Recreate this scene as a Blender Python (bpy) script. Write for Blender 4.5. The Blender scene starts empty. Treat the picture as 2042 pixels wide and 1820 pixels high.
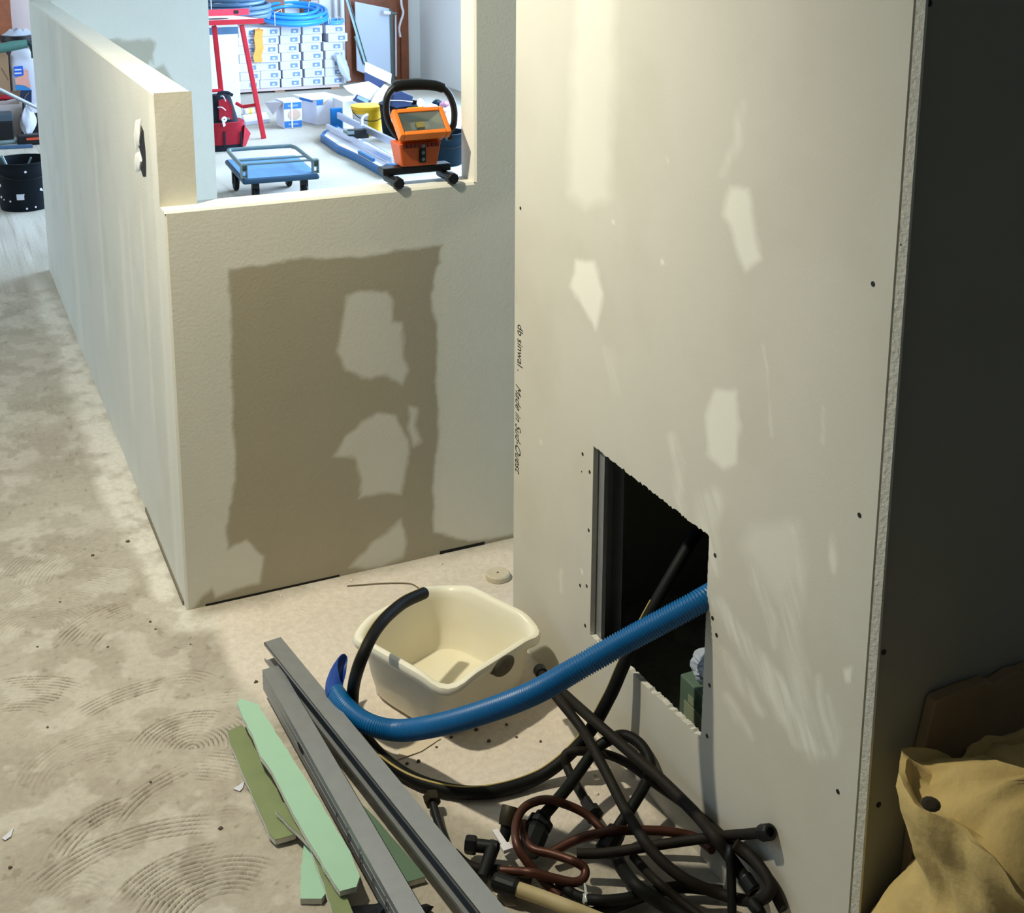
import bpy, bmesh, math, random
import numpy as np
from mathutils import Vector, Matrix
random.seed(7)
W_, H_ = 2042, 1820
sc = bpy.context.scene
COL = sc.collection
# ------------------------------------------------------------------ camera
R = np.array([[0.910086145586586, -0.414417857165775, 0.0010233638058118446],
              [-0.08809456498831877, -0.19587265519315536, -0.9766643489792707],
              [0.40494759566006877, 0.8887585401050789, -0.21476895064095933]])
CAM = np.array([-0.5160486288279963, -3.079059869977343, 1.8080791466635737])
FPX, CX, CY = 2522.4409881542147, 983.513821508501, 371.61319978338986
cd = bpy.data.cameras.new('camera')
cam = bpy.data.objects.new('camera', cd)
COL.objects.link(cam)
cam.matrix_world = Matrix(((R[0][0], -R[1][0], -R[2][0], CAM[0]), (R[0][1], -R[1][1], -R[2][1], CAM[1]),
                           (R[0][2], -R[1][2], -R[2][2], CAM[2]), (0, 0, 0, 1)))
cd.sensor_fit = 'HORIZONTAL'
cd.sensor_width = 36
cd.lens = FPX / W_ * 36
cd.shift_x = (W_ / 2 - CX) / W_
cd.shift_y = (CY - H_ / 2) / W_
cd.clip_start = 0.05
sc.camera = cam
# ------------------------------------------------------------------ world, lights, exposure
w = bpy.data.worlds.new('world')
sc.world = w
w.use_nodes = True
w.node_tree.nodes['Background'].inputs[0].default_value = (0.70, 0.76, 0.88, 1)
w.node_tree.nodes['Background'].inputs[1].default_value = 0.05
sc.view_settings.view_transform = 'Standard'
sc.view_settings.look = 'None'
sc.view_settings.exposure = 0.0
sc.view_settings.gamma = 1.0


def light(name, kind, loc, energy, color, size=None, rot=None):
    d = bpy.data.lights.new(name, kind)
    d.energy = energy
    d.color = color
    o = bpy.data.objects.new(name, d)
    o.location = loc
    if kind == 'AREA':
        d.shape = 'RECTANGLE'
        d.size, d.size_y = size
    elif size:
        d.shadow_soft_size = size
    if rot:
        o.rotation_euler = rot
    COL.objects.link(o)
    return o


PI = math.pi
lamp_ = light('ceiling_spot_light', 'SPOT', (-0.66, -0.40, 2.66), 246, (1.0, 0.935, 0.755), 0.05)
lamp_.data.spot_size = math.radians(150)
lamp_.data.spot_blend = 1.0
lamp_.rotation_euler = Vector((0.55, 0.25, -1.0)).to_track_quat('-Z', 'Y').to_euler()
light('window_daylight_left', 'AREA', (-3.9, 7.6, 1.5), 90, (0.66, 0.82, 1.0), (3.0, 1.6), (0, -PI / 2, 0))
light('window_daylight_hall', 'AREA', (-3.9, 3.9, 1.5), 30, (0.58, 0.79, 1.0), (1.6, 1.6), (0, -PI / 2, 0))
light('window_daylight_right', 'AREA', (4.3, 2.4, 1.5), 235, (0.38, 0.61, 1.0), (1.6, 1.5), (0, PI / 2, 0))
light('window_daylight_room', 'AREA', (4.3, 6.1, 1.45), 540, (0.50, 0.70, 1.0), (1.7, 3.0), (0, PI / 2, 0))


# ------------------------------------------------------------------ picking points of the room
def ray(u, v):
    return R.T @ np.array([u - CX, v - CY, FPX])


def onz(u, v, z=0.0):
    d = ray(u, v)
    return CAM + d * (z - CAM[2]) / d[2]


def ony(u, v, y=0.0):
    d = ray(u, v)
    return CAM + d * (y - CAM[1]) / d[1]


def onx(u, v, x):
    d = ray(u, v)
    return CAM + d * (x - CAM[0]) / d[0]


def proj(x, y, z):
    X = np.stack([np.asarray(x) - CAM[0], np.asarray(y) - CAM[1], np.asarray(z) - CAM[2]], -1)
    c = X @ R.T
    return CX + FPX * c[..., 0] / c[..., 2], CY + FPX * c[..., 1] / c[..., 2]


# ------------------------------------------------------------------ noise for baking dirt and plaster shapes
def vnoise(x, y, seed=0):
    rs = np.random.RandomState(seed)
    t = rs.rand(256, 256)
    x = np.asarray(x, float)
    y = np.asarray(y, float)
    xi = np.floor(x).astype(int)
    yi = np.floor(y).astype(int)
    fx = x - xi
    fy = y - yi
    fx = fx * fx * (3 - 2 * fx)
    fy = fy * fy * (3 - 2 * fy)
    a = t[xi % 256, yi % 256]
    b = t[(xi + 1) % 256, yi % 256]
    c = t[xi % 256, (yi + 1) % 256]
    d = t[(xi + 1) % 256, (yi + 1) % 256]
    return (a * (1 - fx) + b * fx) * (1 - fy) + (c * (1 - fx) + d * fx) * fy


def fbm(x, y, seed=0, o=4):
    s = 0
    amp = 0.5
    for i in range(o):
        s = s + amp * vnoise(x * 2 ** i + 17.3 * i, y * 2 ** i + 5.1 * i, seed + i)
        amp *= 0.5
    return s / (1 - 0.5 ** o)


def polymask(u, v, poly, feather=3.0):
    """1 inside the outline, soft over `feather`"""
    p = np.array(poly, float)
    lo = p.min(0) - 4 * feather
    hi = p.max(0) + 4 * feather
    out = np.zeros_like(u)
    sel = (u > lo[0]) & (u < hi[0]) & (v > lo[1]) & (v < hi[1])
    uu, vv = u[sel], v[sel]
    d2 = np.full(uu.shape, 1e12)
    ins = np.zeros(uu.shape, bool)
    n = len(p)
    for i in range(n):
        a = p[i]
        b = p[(i + 1) % n]
        e = b - a
        L = max(e @ e, 1e-9)
        t = np.clip(((uu - a[0]) * e[0] + (vv - a[1]) * e[1]) / L, 0, 1)
        d2 = np.minimum(d2, (uu - a[0] - t * e[0]) ** 2 + (vv - a[1] - t * e[1]) ** 2)
        if a[1] != b[1]:
            c = ((a[1] > vv) != (b[1] > vv)) & (uu < (b[0] - a[0]) * (vv - a[1]) / (b[1] - a[1]) + a[0])
            ins ^= c
    sd = np.where(ins, np.sqrt(d2), -np.sqrt(d2))
    out[sel] = np.clip(0.5 + sd / (2 * feather), 0, 1)
    return out


def stroke(u, v, pts, wid, feather=4.0):
    p = np.array(pts, float)
    d = np.full(u.shape, 1e9)
    wid = np.broadcast_to(np.array(wid, float), (len(p),))
    for i in range(len(p) - 1):
        a, b = p[i], p[i + 1]
        e = b - a
        t = np.clip(((u - a[0]) * e[0] + (v - a[1]) * e[1]) / (e @ e), 0, 1)
        r = wid[i] * (1 - t) + wid[i + 1] * t
        d = np.minimum(d, np.hypot(u - a[0] - t * e[0], v - a[1] - t * e[1]) - r)
    return np.clip(0.5 - d / (2 * feather), 0, 1)


# ------------------------------------------------------------------ materials
def lin(c):
    return tuple(((x / 255) / 12.92 if x / 255 <= 0.04045 else ((x / 255 + 0.055) / 1.055) ** 2.4) for x in c)


MATS = {}


def mat(name, rgb, rough=0.7, metal=0.0, var=0.12, scale=8.0, bump=0.0, bscale=60.0, rgb2=None, spec=0.4, attr=None,
        trans=0.0, emit=0.0, coat=0.0):
    """procedural surface: base colour broken up by noise, optional painted-on second colour from a vertex attribute"""
    if name in MATS:
        return MATS[name]
    m = bpy.data.materials.new(name)
    m.use_nodes = True
    nt = m.node_tree
    N, L = nt.nodes, nt.links
    b = N['Principled BSDF']
    b.inputs['Roughness'].default_value = rough
    b.inputs['Metallic'].default_value = metal
    b.inputs['Specular IOR Level'].default_value = spec
    b.inputs['Transmission Weight'].default_value = trans
    b.inputs['Coat Weight'].default_value = coat
    tc = N.new('ShaderNodeTexCoord')
    nz = N.new('ShaderNodeTexNoise')
    nz.inputs['Scale'].default_value = scale
    nz.inputs['Detail'].default_value = 5
    L.new(tc.outputs['Object'], nz.inputs['Vector'])
    c1 = lin(rgb)
    mx = N.new('ShaderNodeMix')
    mx.data_type = 'RGBA'
    lo = tuple(max(0, x * (1 - var)) for x in c1)
    hi = tuple(min(1, x * (1 + var)) for x in c1)
    mx.inputs['A'].default_value = (*lo, 1)
    mx.inputs['B'].default_value = (*hi, 1)
    L.new(nz.outputs['Fac'], mx.inputs['Factor'])
    col = mx.outputs['Result']
    if attr:
        for an, c in attr:
            at = N.new('ShaderNodeAttribute')
            at.attribute_name = an
            m2 = N.new('ShaderNodeMix')
            m2.data_type = 'RGBA'
            c2 = lin(c)
            m3 = N.new('ShaderNodeMix')
            m3.data_type = 'RGBA'
            m3.inputs['A'].default_value = (*[x * (1 - var) for x in c2], 1)
            m3.inputs['B'].default_value = (*[min(1, x * (1 + var)) for x in c2], 1)
            L.new(nz.outputs['Fac'], m3.inputs['Factor'])
            L.new(at.outputs['Fac'], m2.inputs['Factor'])
            L.new(col, m2.inputs['A'])
            L.new(m3.outputs['Result'], m2.inputs['B'])
            col = m2.outputs['Result']
    L.new(col, b.inputs['Base Color'])
    if bump:
        n2 = N.new('ShaderNodeTexNoise')
        n2.inputs['Scale'].default_value = bscale
        n2.inputs['Detail'].default_value = 6
        L.new(tc.outputs['Object'], n2.inputs['Vector'])
        bp = N.new('ShaderNodeBump')
        bp.inputs['Strength'].default_value = bump
        bp.inputs['Distance'].default_value = 0.004
        L.new(n2.outputs['Fac'], bp.inputs['Height'])
        L.new(bp.outputs['Normal'], b.inputs['Normal'])
    if emit:
        L.new(col, b.inputs['Emission Color'])
        b.inputs['Emission Strength'].default_value = emit
    MATS[name] = m
    return m


plaster = mat('wall_plaster', (214, 212, 198), 0.85, var=0.05, scale=6, bump=0.15, bscale=120,
              attr=[('dark', (168, 160, 137)), ('pale', (226, 222, 206))])
board = mat('plasterboard', (202, 198, 184), 0.8, var=0.04, scale=5, bump=0.05, bscale=200,
            attr=[('dark', (168, 160, 137)), ('pale', (238, 236, 222))])
gypsum = mat('gypsum_core', (214, 212, 198), 0.95, var=0.1, scale=60, bump=0.5, bscale=150)
rawboard = mat('raw_board', (150, 150, 136), 0.85, var=0.06, scale=6)
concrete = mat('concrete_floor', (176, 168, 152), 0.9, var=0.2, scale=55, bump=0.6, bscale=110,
               attr=[('dark', (150, 140, 123)), ('pale', (214, 208, 194)), ('peach', (222, 210, 194)), ('groove_shade', (104, 96, 80))])
whitepaint = mat('white_paint', (228, 228, 224), 0.8, var=0.03, scale=3)
pinkplaster = mat('old_pink_plaster', (196, 176, 168), 0.9, var=0.08, scale=4, bump=0.2)
ceilmat = mat('ceiling_paint', (210, 206, 196), 0.9, var=0.03)
brownwood = mat('brown_varnished_wood', (138, 78, 48), 0.45, var=0.35, scale=14, bump=0.1)
galv = mat('galvanised_steel', (158, 160, 160), 0.45, 0.6, var=0.12, scale=30, bump=0.06, bscale=160)
darkmetal = mat('dark_steel', (26, 28, 28), 0.45, 0.4, var=0.2, scale=30)
blackplastic = mat('black_plastic', (12, 13, 15), 0.45, var=0.2, scale=30)
blackrubber = mat('black_rubber', (14, 15, 13), 0.6, var=0.45, scale=40, bump=0.15, spec=.2)
bluecorr = mat('blue_corrugated_plastic', (0, 90, 146), 0.38, var=0.12, scale=12)
blueinside = mat('blue_plastic_inside', (10, 60, 140), 0.5, var=0.15, scale=20)
cream = mat('cream_plastic', (236, 231, 210), 0.33, var=0.05, scale=9, attr=[('stain', (216, 202, 160))])
gripmat = mat('grey_rubber_grip', (92, 86, 72), 0.7, var=0.3, scale=60)
mint = mat('mint_board_paper', (160, 198, 170), 0.85, var=0.05, scale=20)
olive = mat('dusty_green_board', (126, 138, 96), 0.9, var=0.16, scale=18, bump=0.2)
copper = mat('tarnished_copper', (80, 48, 36), 0.42, 0.5, var=0.45, scale=26, bump=0.1)
brownpipe = mat('dirty_brown_pipe', (30, 26, 20), 0.65, 0.0, var=0.5, scale=30, bump=0.15, spec=.2)
brass = mat('old_brass', (52, 46, 32), 0.5, 0.5, var=0.4, scale=40)
tan = mat('tan_pipe', (176, 160, 118), 0.6, var=0.2, scale=25)
yellowline = mat('yellow_line', (170, 150, 82), 0.55, var=0.2, scale=40)
orange = mat('orange_paint', (236, 124, 34), 0.4, var=0.08, scale=15)
orangedark = mat('orange_plastic', (200, 92, 38), 0.5, var=0.1, scale=15)
mirrorm = mat('lamp_reflector', (190, 190, 178), 0.25, 0.8, var=0.05)
glassm = mat('lamp_glass', (230, 235, 230), 0.05, trans=1.0, var=0.0)
ledm = mat('led_chip', (230, 200, 90), 0.5, var=0.05)
yellowwool = mat('yellow_insulation', (200, 174, 112), 0.95, var=0.2, scale=16, bump=0.6, bscale=50)
brownpaper = mat('brown_kraft_paper', (140, 118, 86), 0.9, var=0.18, scale=10, bump=0.3)
redpaint = mat('red_paint', (188, 24, 40), 0.45, var=0.12, scale=12)
redcloth = mat('red_fabric', (150, 14, 32), 0.85, var=0.2, scale=30, bump=0.3)
blackcloth = mat('black_fabric', (18, 20, 30), 0.9, var=0.3, scale=30, bump=0.3)
boxwhite = mat('white_cardboard', (206, 206, 214), 0.75, var=0.05, scale=9)
boxblue = mat('blue_print', (36, 104, 168), 0.6, var=0.1, scale=20)
boxnavy = mat('navy_print', (24, 42, 78), 0.6, var=0.15, scale=20)
labelgrey = mat('label_print', (112, 140, 176), 0.6, var=0.1, scale=30)
cardboard = mat('brown_cardboard', (158, 124, 92), 0.85, var=0.1, scale=10)
photoprint = mat('beige_photo_print', (188, 160, 140), 0.6, var=0.12, scale=60)
coilblue = mat('bright_blue_tube', (50, 152, 232), 0.35, var=0.1, scale=10)
greyblue = mat('grey_blue_plastic', (66, 96, 122), 0.45, var=0.2, scale=20)
orangeband = mat('orange_strap', (236, 160, 70), 0.7, var=0.1, scale=14)
trolleyblue = mat('trolley_blue_deck', (92, 140, 178), 0.5, var=0.2, scale=12)
greymetal = mat('worn_grey_metal', (112, 130, 128), 0.45, 0.4, var=0.2, scale=20)
cutterblue = mat('cutter_blue', (8, 96, 156), 0.4, var=0.1, scale=14)
alu = mat('aluminium', (200, 206, 216), 0.3, 0.8, var=0.05, scale=20)
yellowlid = mat('yellow_plastic', (228, 180, 20), 0.5, var=0.15, scale=14)
dirtybucket = mat('dusty_black_plastic', (8, 16, 22), 0.75, spec=.2, var=0.6, scale=30)
tealbucket = mat('dark_teal_plastic', (2, 28, 40), 0.75, spec=.2, var=0.35, scale=20)
radwhite = mat('radiator_white', (196, 206, 220), 0.5, var=0.03, scale=6)
salmon = mat('salmon_print', (226, 160, 140), 0.6, var=0.15, scale=24)
greentube = mat('green_grey_sleeve', (74, 116, 104), 0.6, var=0.15, scale=20)
clearplastic = mat('clear_plastic', (225, 230, 225), 0.25, var=0.02, trans=0.5)
inkmat = mat('black_ink', (36, 32, 24), 0.8, var=0.3, scale=60)
whitepvc = mat('white_pipe', (226, 222, 222), 0.5, var=0.03)
greyfilm = mat('grey_wrapping_film', (178, 186, 196), 0.3, var=0.1, scale=20)


# ------------------------------------------------------------------ mesh builder
class MB:
    def __init__(self):
        self.v, self.f, self.m = [], [], []

    def add(self, vs, fs, mi=0):
        o = len(self.v)
        self.v += [tuple(float(c) for c in p) for p in vs]
        self.f += [tuple(i + o for i in f) for f in fs]
        self.m += [mi] * len(fs)
        return self

    def obox(self, c, ax, ay, az, mi=0):
        c, ax, ay, az = (np.array(q, float) for q in (c, ax, ay, az))
        vs = [c + sx * ax + sy * ay + sz * az for sz in (-1, 1) for sy in (-1, 1) for sx in (-1, 1)]
        fs = [(0, 2, 3, 1), (4, 5, 7, 6), (0, 1, 5, 4), (2, 6, 7, 3), (0, 4, 6, 2), (1, 3, 7, 5)]
        if np.dot(np.cross(ax, ay), az) < 0:
            fs = [f[::-1] for f in fs]
        return self.add(vs, fs, mi)

    def box(self, x0, x1, y0, y1, z0, z1, mi=0):
        return self.obox(((x0 + x1) / 2, (y0 + y1) / 2, (z0 + z1) / 2), ((x1 - x0) / 2, 0, 0), (0, (y1 - y0) / 2, 0),
                         (0, 0, (z1 - z0) / 2), mi)

    def prism(self, poly, h, mi=0):
        """poly: list of 3D points, extruded by vector h"""
        n = len(poly)
        p = [np.array(q, float) for q in poly]
        h = np.array(h, float)
        nrm = sum((np.cross(p[i] - p[0], p[(i + 1) % n] - p[0]) for i in range(n)), np.zeros(3))
        if nrm @ h < 0:
            p = p[::-1]
        vs = p + [q + h for q in p]
        fs = [tuple(range(n))[::-1], tuple(range(n, 2 * n))] + [(i, (i + 1) % n, n + (i + 1) % n, n + i) for i in range(n)]
        return self.add(vs, fs, mi)

    def tube(self, pts, r, n=12, mi=0, cap=True, smooth=True, sub=6):
        p = crom(pts, sub) if smooth and len(pts) > 2 else [np.array(q, float) for q in pts]
        m = len(p)
        rr = r if hasattr(r, '__len__') else [r] * m
        if len(rr) != m:
            rr = np.interp(np.linspace(0, 1, m), np.linspace(0, 1, len(rr)), rr)
        fr = frames(p)
        vs = []
        for i in range(m):
            for k in range(n):
                a = 2 * PI * k / n
                vs.append(p[i] + rr[i] * (math.cos(a) * fr[i][0] + math.sin(a) * fr[i][1]))
        fs = [(i * n + k, i * n + (k + 1) % n, (i + 1) * n + (k + 1) % n, (i + 1) * n + k) for i in range(m - 1) for k in range(n)]
        if cap:
            fs += [tuple(range(n))[::-1], tuple(range((m - 1) * n, m * n))]
        return self.add(vs, fs, mi)

    def lathe(self, prof, c=(0, 0, 0), n=24, mi=0, axis=(0, 0, 1)):
        """prof: list of (radius, height)"""
        z = Vector(axis).normalized()
        q = Vector((0, 0, 1)).rotation_difference(z)
        vs = []
        for r, h in prof:
            for k in range(n):
                a = 2 * PI * k / n
                v = q @ Vector((max(r, 1e-5) * math.cos(a), max(r, 1e-5) * math.sin(a), h))
                vs.append((v.x + c[0], v.y + c[1], v.z + c[2]))
        fs = [(i * n + k, i * n + (k + 1) % n, (i + 1) * n + (k + 1) % n, (i + 1) * n + k)
              for i in range(len(prof) - 1) for k in range(n)]
        return self.add(vs, fs, mi)

    def loops(self, loops, mi=0, cap0=True, cap1=True):
        n = len(loops[0])
        vs = [p for l in loops for p in l]
        fs = [(i * n + k, i * n + (k + 1) % n, (i + 1) * n + (k + 1) % n, (i + 1) * n + k)
              for i in range(len(loops) - 1) for k in range(n)]
        if cap0:
            fs.append(tuple(range(n))[::-1])
        if cap1:
            fs.append(tuple(range((len(loops) - 1) * n, len(loops) * n)))
        return self.add(vs, fs, mi)

    def build(self, name, mats, parent=None, smooth=False, bevel=0.0, org=None, fix=False):
        """links everything collected as one mesh object. Points are in world space; org or the parent's place is the origin"""
        o3 = np.array(org if org is not None else (WORLD.get(parent.name, (0, 0, 0)) if parent else (0, 0, 0)), float)
        me = bpy.data.meshes.new(name)
        me.from_pydata([tuple(np.array(v) - o3) for v in self.v], [], self.f)
        for m in (mats if isinstance(mats, (list, tuple)) else [mats]):
            me.materials.append(m)
        me.polygons.foreach_set('material_index', self.m)
        if fix:
            bm = bmesh.new()
            bm.from_mesh(me)
            bmesh.ops.recalc_face_normals(bm, faces=bm.faces)
            bm.to_mesh(me)
            bm.free()
        if smooth:
            me.polygons.foreach_set('use_smooth', [True] * len(self.f))
            try:
                me.set_sharp_from_angle(angle=math.radians(42))
            except Exception:
                pass
        me.update()
        o = bpy.data.objects.new(name, me)
        COL.objects.link(o)
        if parent:
            o.parent = parent
            WORLD[o.name] = tuple(o3)
        else:
            o.location = tuple(o3)
            WORLD[o.name] = tuple(o3)
        if bevel:
            b = o.modifiers.new('bevel', 'BEVEL')
            b.width = bevel
            b.segments = 2
            b.limit_method = 'ANGLE'
        return o


WORLD = {}


def crom(pts, sub=6):
    p = [np.array(q, float) for q in pts]
    p = [2 * p[0] - p[1]] + p + [2 * p[-1] - p[-2]]
    out = []
    for i in range(1, len(p) - 2):
        for s in range(sub):
            t = s / sub
            out.append(0.5 * ((2 * p[i]) + (-p[i - 1] + p[i + 1]) * t + (2 * p[i - 1] - 5 * p[i] + 4 * p[i + 1] - p[i + 2]) * t * t
                              + (-p[i - 1] + 3 * p[i] - 3 * p[i + 1] + p[i + 2]) * t ** 3))
    out.append(p[-2])
    return out


def resample(p, n):
    p = np.array(p)
    d = np.r_[0, np.cumsum(np.linalg.norm(np.diff(p, axis=0), axis=1))]
    s = np.linspace(0, d[-1], n)
    return [np.array([np.interp(t, d, p[:, k]) for k in range(3)]) for t in s], d[-1]


def frames(p):
    out = []
    u = None
    for i in range(len(p)):
        t = p[min(i + 1, len(p) - 1)] - p[max(i - 1, 0)]
        t = t / (np.linalg.norm(t) + 1e-12)
        if u is None:
            a = np.array([0, 0, 1.0]) if abs(t[2]) < 0.9 else np.array([1.0, 0, 0])
            u = np.cross(a, t)
        u = u - t * (u @ t)
        u /= np.linalg.norm(u) + 1e-12
        out.append((u, np.cross(t, u)))
    return out


def tag(o, label, cat, group=None, kind=None):
    if label:
        o['label'] = label
    if cat:
        o['category'] = cat
    if group:
        o['group'] = group
    if kind:
        o['kind'] = kind
    return o


def thing(name, label, cat, loc, group=None, rz=0.0):
    o = bpy.data.objects.new(name, None)
    COL.objects.link(o)
    o.location = tuple(float(x) for x in loc)
    o.rotation_euler = (0, 0, rz)
    o.empty_display_size = 0.05
    WORLD[o.name] = tuple(float(x) for x in loc)
    return tag(o, label, cat, group)


def struct(name, mb, mats, **k):
    return tag(mb.build(name, mats, **k), None, None, None, 'structure')


def setattr_(o, name, vals):
    a = o.data.attributes.new(name, 'FLOAT', 'POINT')
    a.data.foreach_set('value', np.asarray(vals, np.float32))


def dup(root, loc, label, rz=None):
    r = root.copy()
    COL.objects.link(r)
    r.location = loc
    r['label'] = label
    if rz is not None:
        r.rotation_euler = (0, 0, rz)
    for ch in list(root.children):
        c = ch.copy()
        COL.objects.link(c)
        c.parent = r
        for g in ch.children:
            d = g.copy()
            COL.objects.link(d)
            d.parent = c
    return r


# ================================================================== SETTING
# ---- floor: one grid, fine where the photo is close
XF0, XF1, YF0, YF1 = -0.62, 0.34, -1.62, 0.62


def axis_lines(a0, a1, f0, f1, fine, mid, m0, m1, coarse):
    return np.unique(np.round(np.concatenate([np.arange(a0, m0, coarse), np.arange(m0, f0, mid), np.arange(f0, f1, fine),
                                              np.arange(f1, m1, mid), np.arange(m1, a1 + coarse, coarse)]), 5))


gx = axis_lines(-4.2, 5.4, XF0, XF1, 0.0026, 0.012, -1.0, 1.3, 0.3)
gy = axis_lines(-4.6, 10.4, YF0, YF1, 0.0032, 0.02, -2.2, 3.2, 0.3)
GX, GY = np.meshgrid(gx, gy)
U, V = proj(GX, GY, np.zeros_like(GX))
vis = (U > -200) & (U < 2200) & (V > 0) & (V < 2100) & (GY > -2.4)
hgt = 0.0022 * (fbm(GX * 6, GY * 6, 3) - 0.5) + 0.0016 * (fbm(GX * 40, GY * 40, 5) - 0.5)
hgt += 0.0012 * (fbm(GX * 110, GY * 110, 9, 2) - 0.5)
FZ = lambda x, y: (0 + x / 1.978, 900 + y / 1.978)
arcs = [([(90, 520), (200, 410), (380, 340)], 55, .55), ([(290, 760), (380, 680), (480, 630)], 50, .9),
        ([(20, 960), (150, 950), (270, 968)], 52, 1.0), ([(330, 1030), (470, 960), (620, 915)], 26, .8),
        ([(690, 890), (760, 885), (830, 905)], 24, .7), ([(660, 1130), (780, 1090), (890, 1150)], 55, 1.0),
        ([(190, 1290), (290, 1200), (480, 1150)], 70, .45), ([(480, 1430), (570, 1345), (710, 1265)], 34, .9),
        ([(770, 1235), (860, 1240), (950, 1255)], 50, .8), ([(240, 1560), (320, 1480), (490, 1390)], 40, 1.2),
        ([(330, 1600), (480, 1530), (790, 1465)], 36, .9), ([(560, 1760), (680, 1670), (840, 1620)], 70, 1.2),
        ([(640, 1815), (800, 1690), (1010, 1670)], 60, 1.2), ([(100, 590), (250, 530), (420, 540)], 60, .45),
        ([(10, 395), (100, 390), (210, 395)], 30, .4), ([(40, 720), (140, 660), (260, 700)], 50, .5),
        ([(840, 970), (900, 965), (960, 960)], 34, .6), ([(840, 1440), (890, 1425), (950, 1430)], 24, .6),
        ([(200, 1700), (300, 1660), (440, 1690)], 60, .5), ([(560, 640), (640, 600), (720, 610)], 24, .4)]
comb = np.zeros_like(GX)
combm = np.zeros_like(GX)
nzc = fbm(GX * 14, GY * 14, 21)
for k, (pp, hw, amp) in enumerate(arcs):
    q = [onz(*FZ(*a))[:2] for a in pp]
    qa = onz(*FZ(pp[1][0], pp[1][1] - hw))[:2]
    qb = onz(*FZ(pp[1][0], pp[1][1] + hw))[:2]
    (x1, y1), (x2, y2), (x3, y3) = q
    D = 2 * (x1 * (y2 - y3) + x2 * (y3 - y1) + x3 * (y1 - y2))
    if abs(D) < 1e-6:
        D = 1e-6
    ux = ((x1 * x1 + y1 * y1) * (y2 - y3) + (x2 * x2 + y2 * y2) * (y3 - y1) + (x3 * x3 + y3 * y3) * (y1 - y2)) / D
    uy = ((x1 * x1 + y1 * y1) * (x3 - x2) + (x2 * x2 + y2 * y2) * (x1 - x3) + (x3 * x3 + y3 * y3) * (x2 - x1)) / D
    r0 = math.hypot(x1 - ux, y1 - uy)
    half = 0.5 * abs(math.hypot(qa[0] - ux, qa[1] - uy) - math.hypot(qb[0] - ux, qb[1] - uy))
    half = max(half * 1.55, 0.03)
    a1, a2, a3 = (math.atan2(b - uy, a - ux) for a, b in q)
    am = a2
    wrap = lambda a: (a - am + PI) % (2 * PI) - PI
    span = max(abs(wrap(np.array(a1))), abs(wrap(np.array(a3))))
    rr = np.hypot(GX - ux, GY - uy)
    an = np.abs(wrap(np.arctan2(GY - uy, GX - ux))) * r0
    ss = span * r0
    win = np.clip((half - np.abs(rr - r0)) / 0.012, 0, 1) * np.clip((ss * 1.25 - an) / 0.04, 0, 1)
    win = win * np.clip((nzc - 0.25) * 6, 0.25, 1)
    pitch = 0.0118 + 0.001 * math.sin(k * 2.1)
    s = np.sin(2 * PI * (rr - r0) / pitch + 1.6 * (nzc - 0.5))
    new = win * amp
    prof_ = 0.55 - 1.55 * np.clip((np.abs(s) if False else (0.5 - 0.5 * s)), 0, 1) ** 3.0
    comb = np.where(new > combm, 0.0024 * new * prof_, comb)
    combm = np.maximum(combm, new)
hgt = np.where(vis, hgt + comb, 0.0)
near_wall = ((GX > -0.05) & (GX < 1.0) & (GY > -0.06)) | ((GX > 0.69) & (GY < -0.35))
hgt = np.where(near_wall, np.minimum(hgt, 0.0), hgt)
uw = U + 26 * (fbm(GX * 9, GY * 9, 31) - 0.5)
vw = V + 26 * (fbm(GX * 9, GY * 9, 41) - 0.5)
peach = polymask(uw, vw, [(430, 1235), (640, 1165), (900, 1110), (1025, 1085), (1100, 1300), (1260, 1520), (1330, 1640), (1000, 1660),
                          (800, 1560), (640, 1480), (520, 1400), (450, 1320)], 14) * 0.85
pale = 1.3 * polymask(uw, vw, [(120, 600), (190, 760), (300, 1010), (380, 1230), (520, 1230), (1030, 1090), (1020, 1140), (640, 1200), (440, 1250),
                         (340, 1250), (280, 1120), (200, 980), (150, 800), (60, 560)], 16) * np.clip(fbm(GX * 20, GY * 20, 51) * 1.9 - 0.25, 0, 1)
pale = np.maximum(np.clip(pale, 0, 1), np.clip((fbm(GX * 14, GY * 14, 61, 7) - 0.52) * 3, 0, 0.32) * (1 - peach))
dark = np.clip((fbm(GX * 9, GY * 9, 71, 7) - 0.46) * 2.2, 0, 0.4) * (1 - peach * 0.7) * (1 - pale)
specks = np.clip((fbm(GX * 60, GY * 60, 81, 3) - 0.72) * 12, 0, 1)
groove_shade = np.clip(np.clip(combm, 0, 1) * np.clip(-comb / 0.0016, 0, 1) * np.clip(fbm(GX * 40, GY * 40, 91, 3) * 2.6 - .45, 0, 1), 0, 1) * vis  # comb grooves darkened: their shade is painted into the floor colour
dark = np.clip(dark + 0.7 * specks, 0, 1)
ny, nx = GX.shape
idx = np.arange(ny * nx).reshape(ny, nx)
quads = np.stack([idx[:-1, :-1], idx[:-1, 1:], idx[1:, 1:], idx[1:, :-1]], -1).reshape(-1, 4)


def grid_mesh(name, co, quads):
    me = bpy.data.meshes.new(name)
    me.vertices.add(len(co))
    me.vertices.foreach_set('co', np.asarray(co, np.float32).ravel())
    nq = len(quads)
    me.loops.add(nq * 4)
    me.loops.foreach_set('vertex_index', np.asarray(quads, np.int32).ravel())
    me.polygons.add(nq)
    me.polygons.foreach_set('loop_start', np.arange(0, nq * 4, 4, dtype=np.int32))
    me.polygons.foreach_set('use_smooth', np.ones(nq, bool))
    me.update(calc_edges=True)
    me.validate()
    return me


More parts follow.
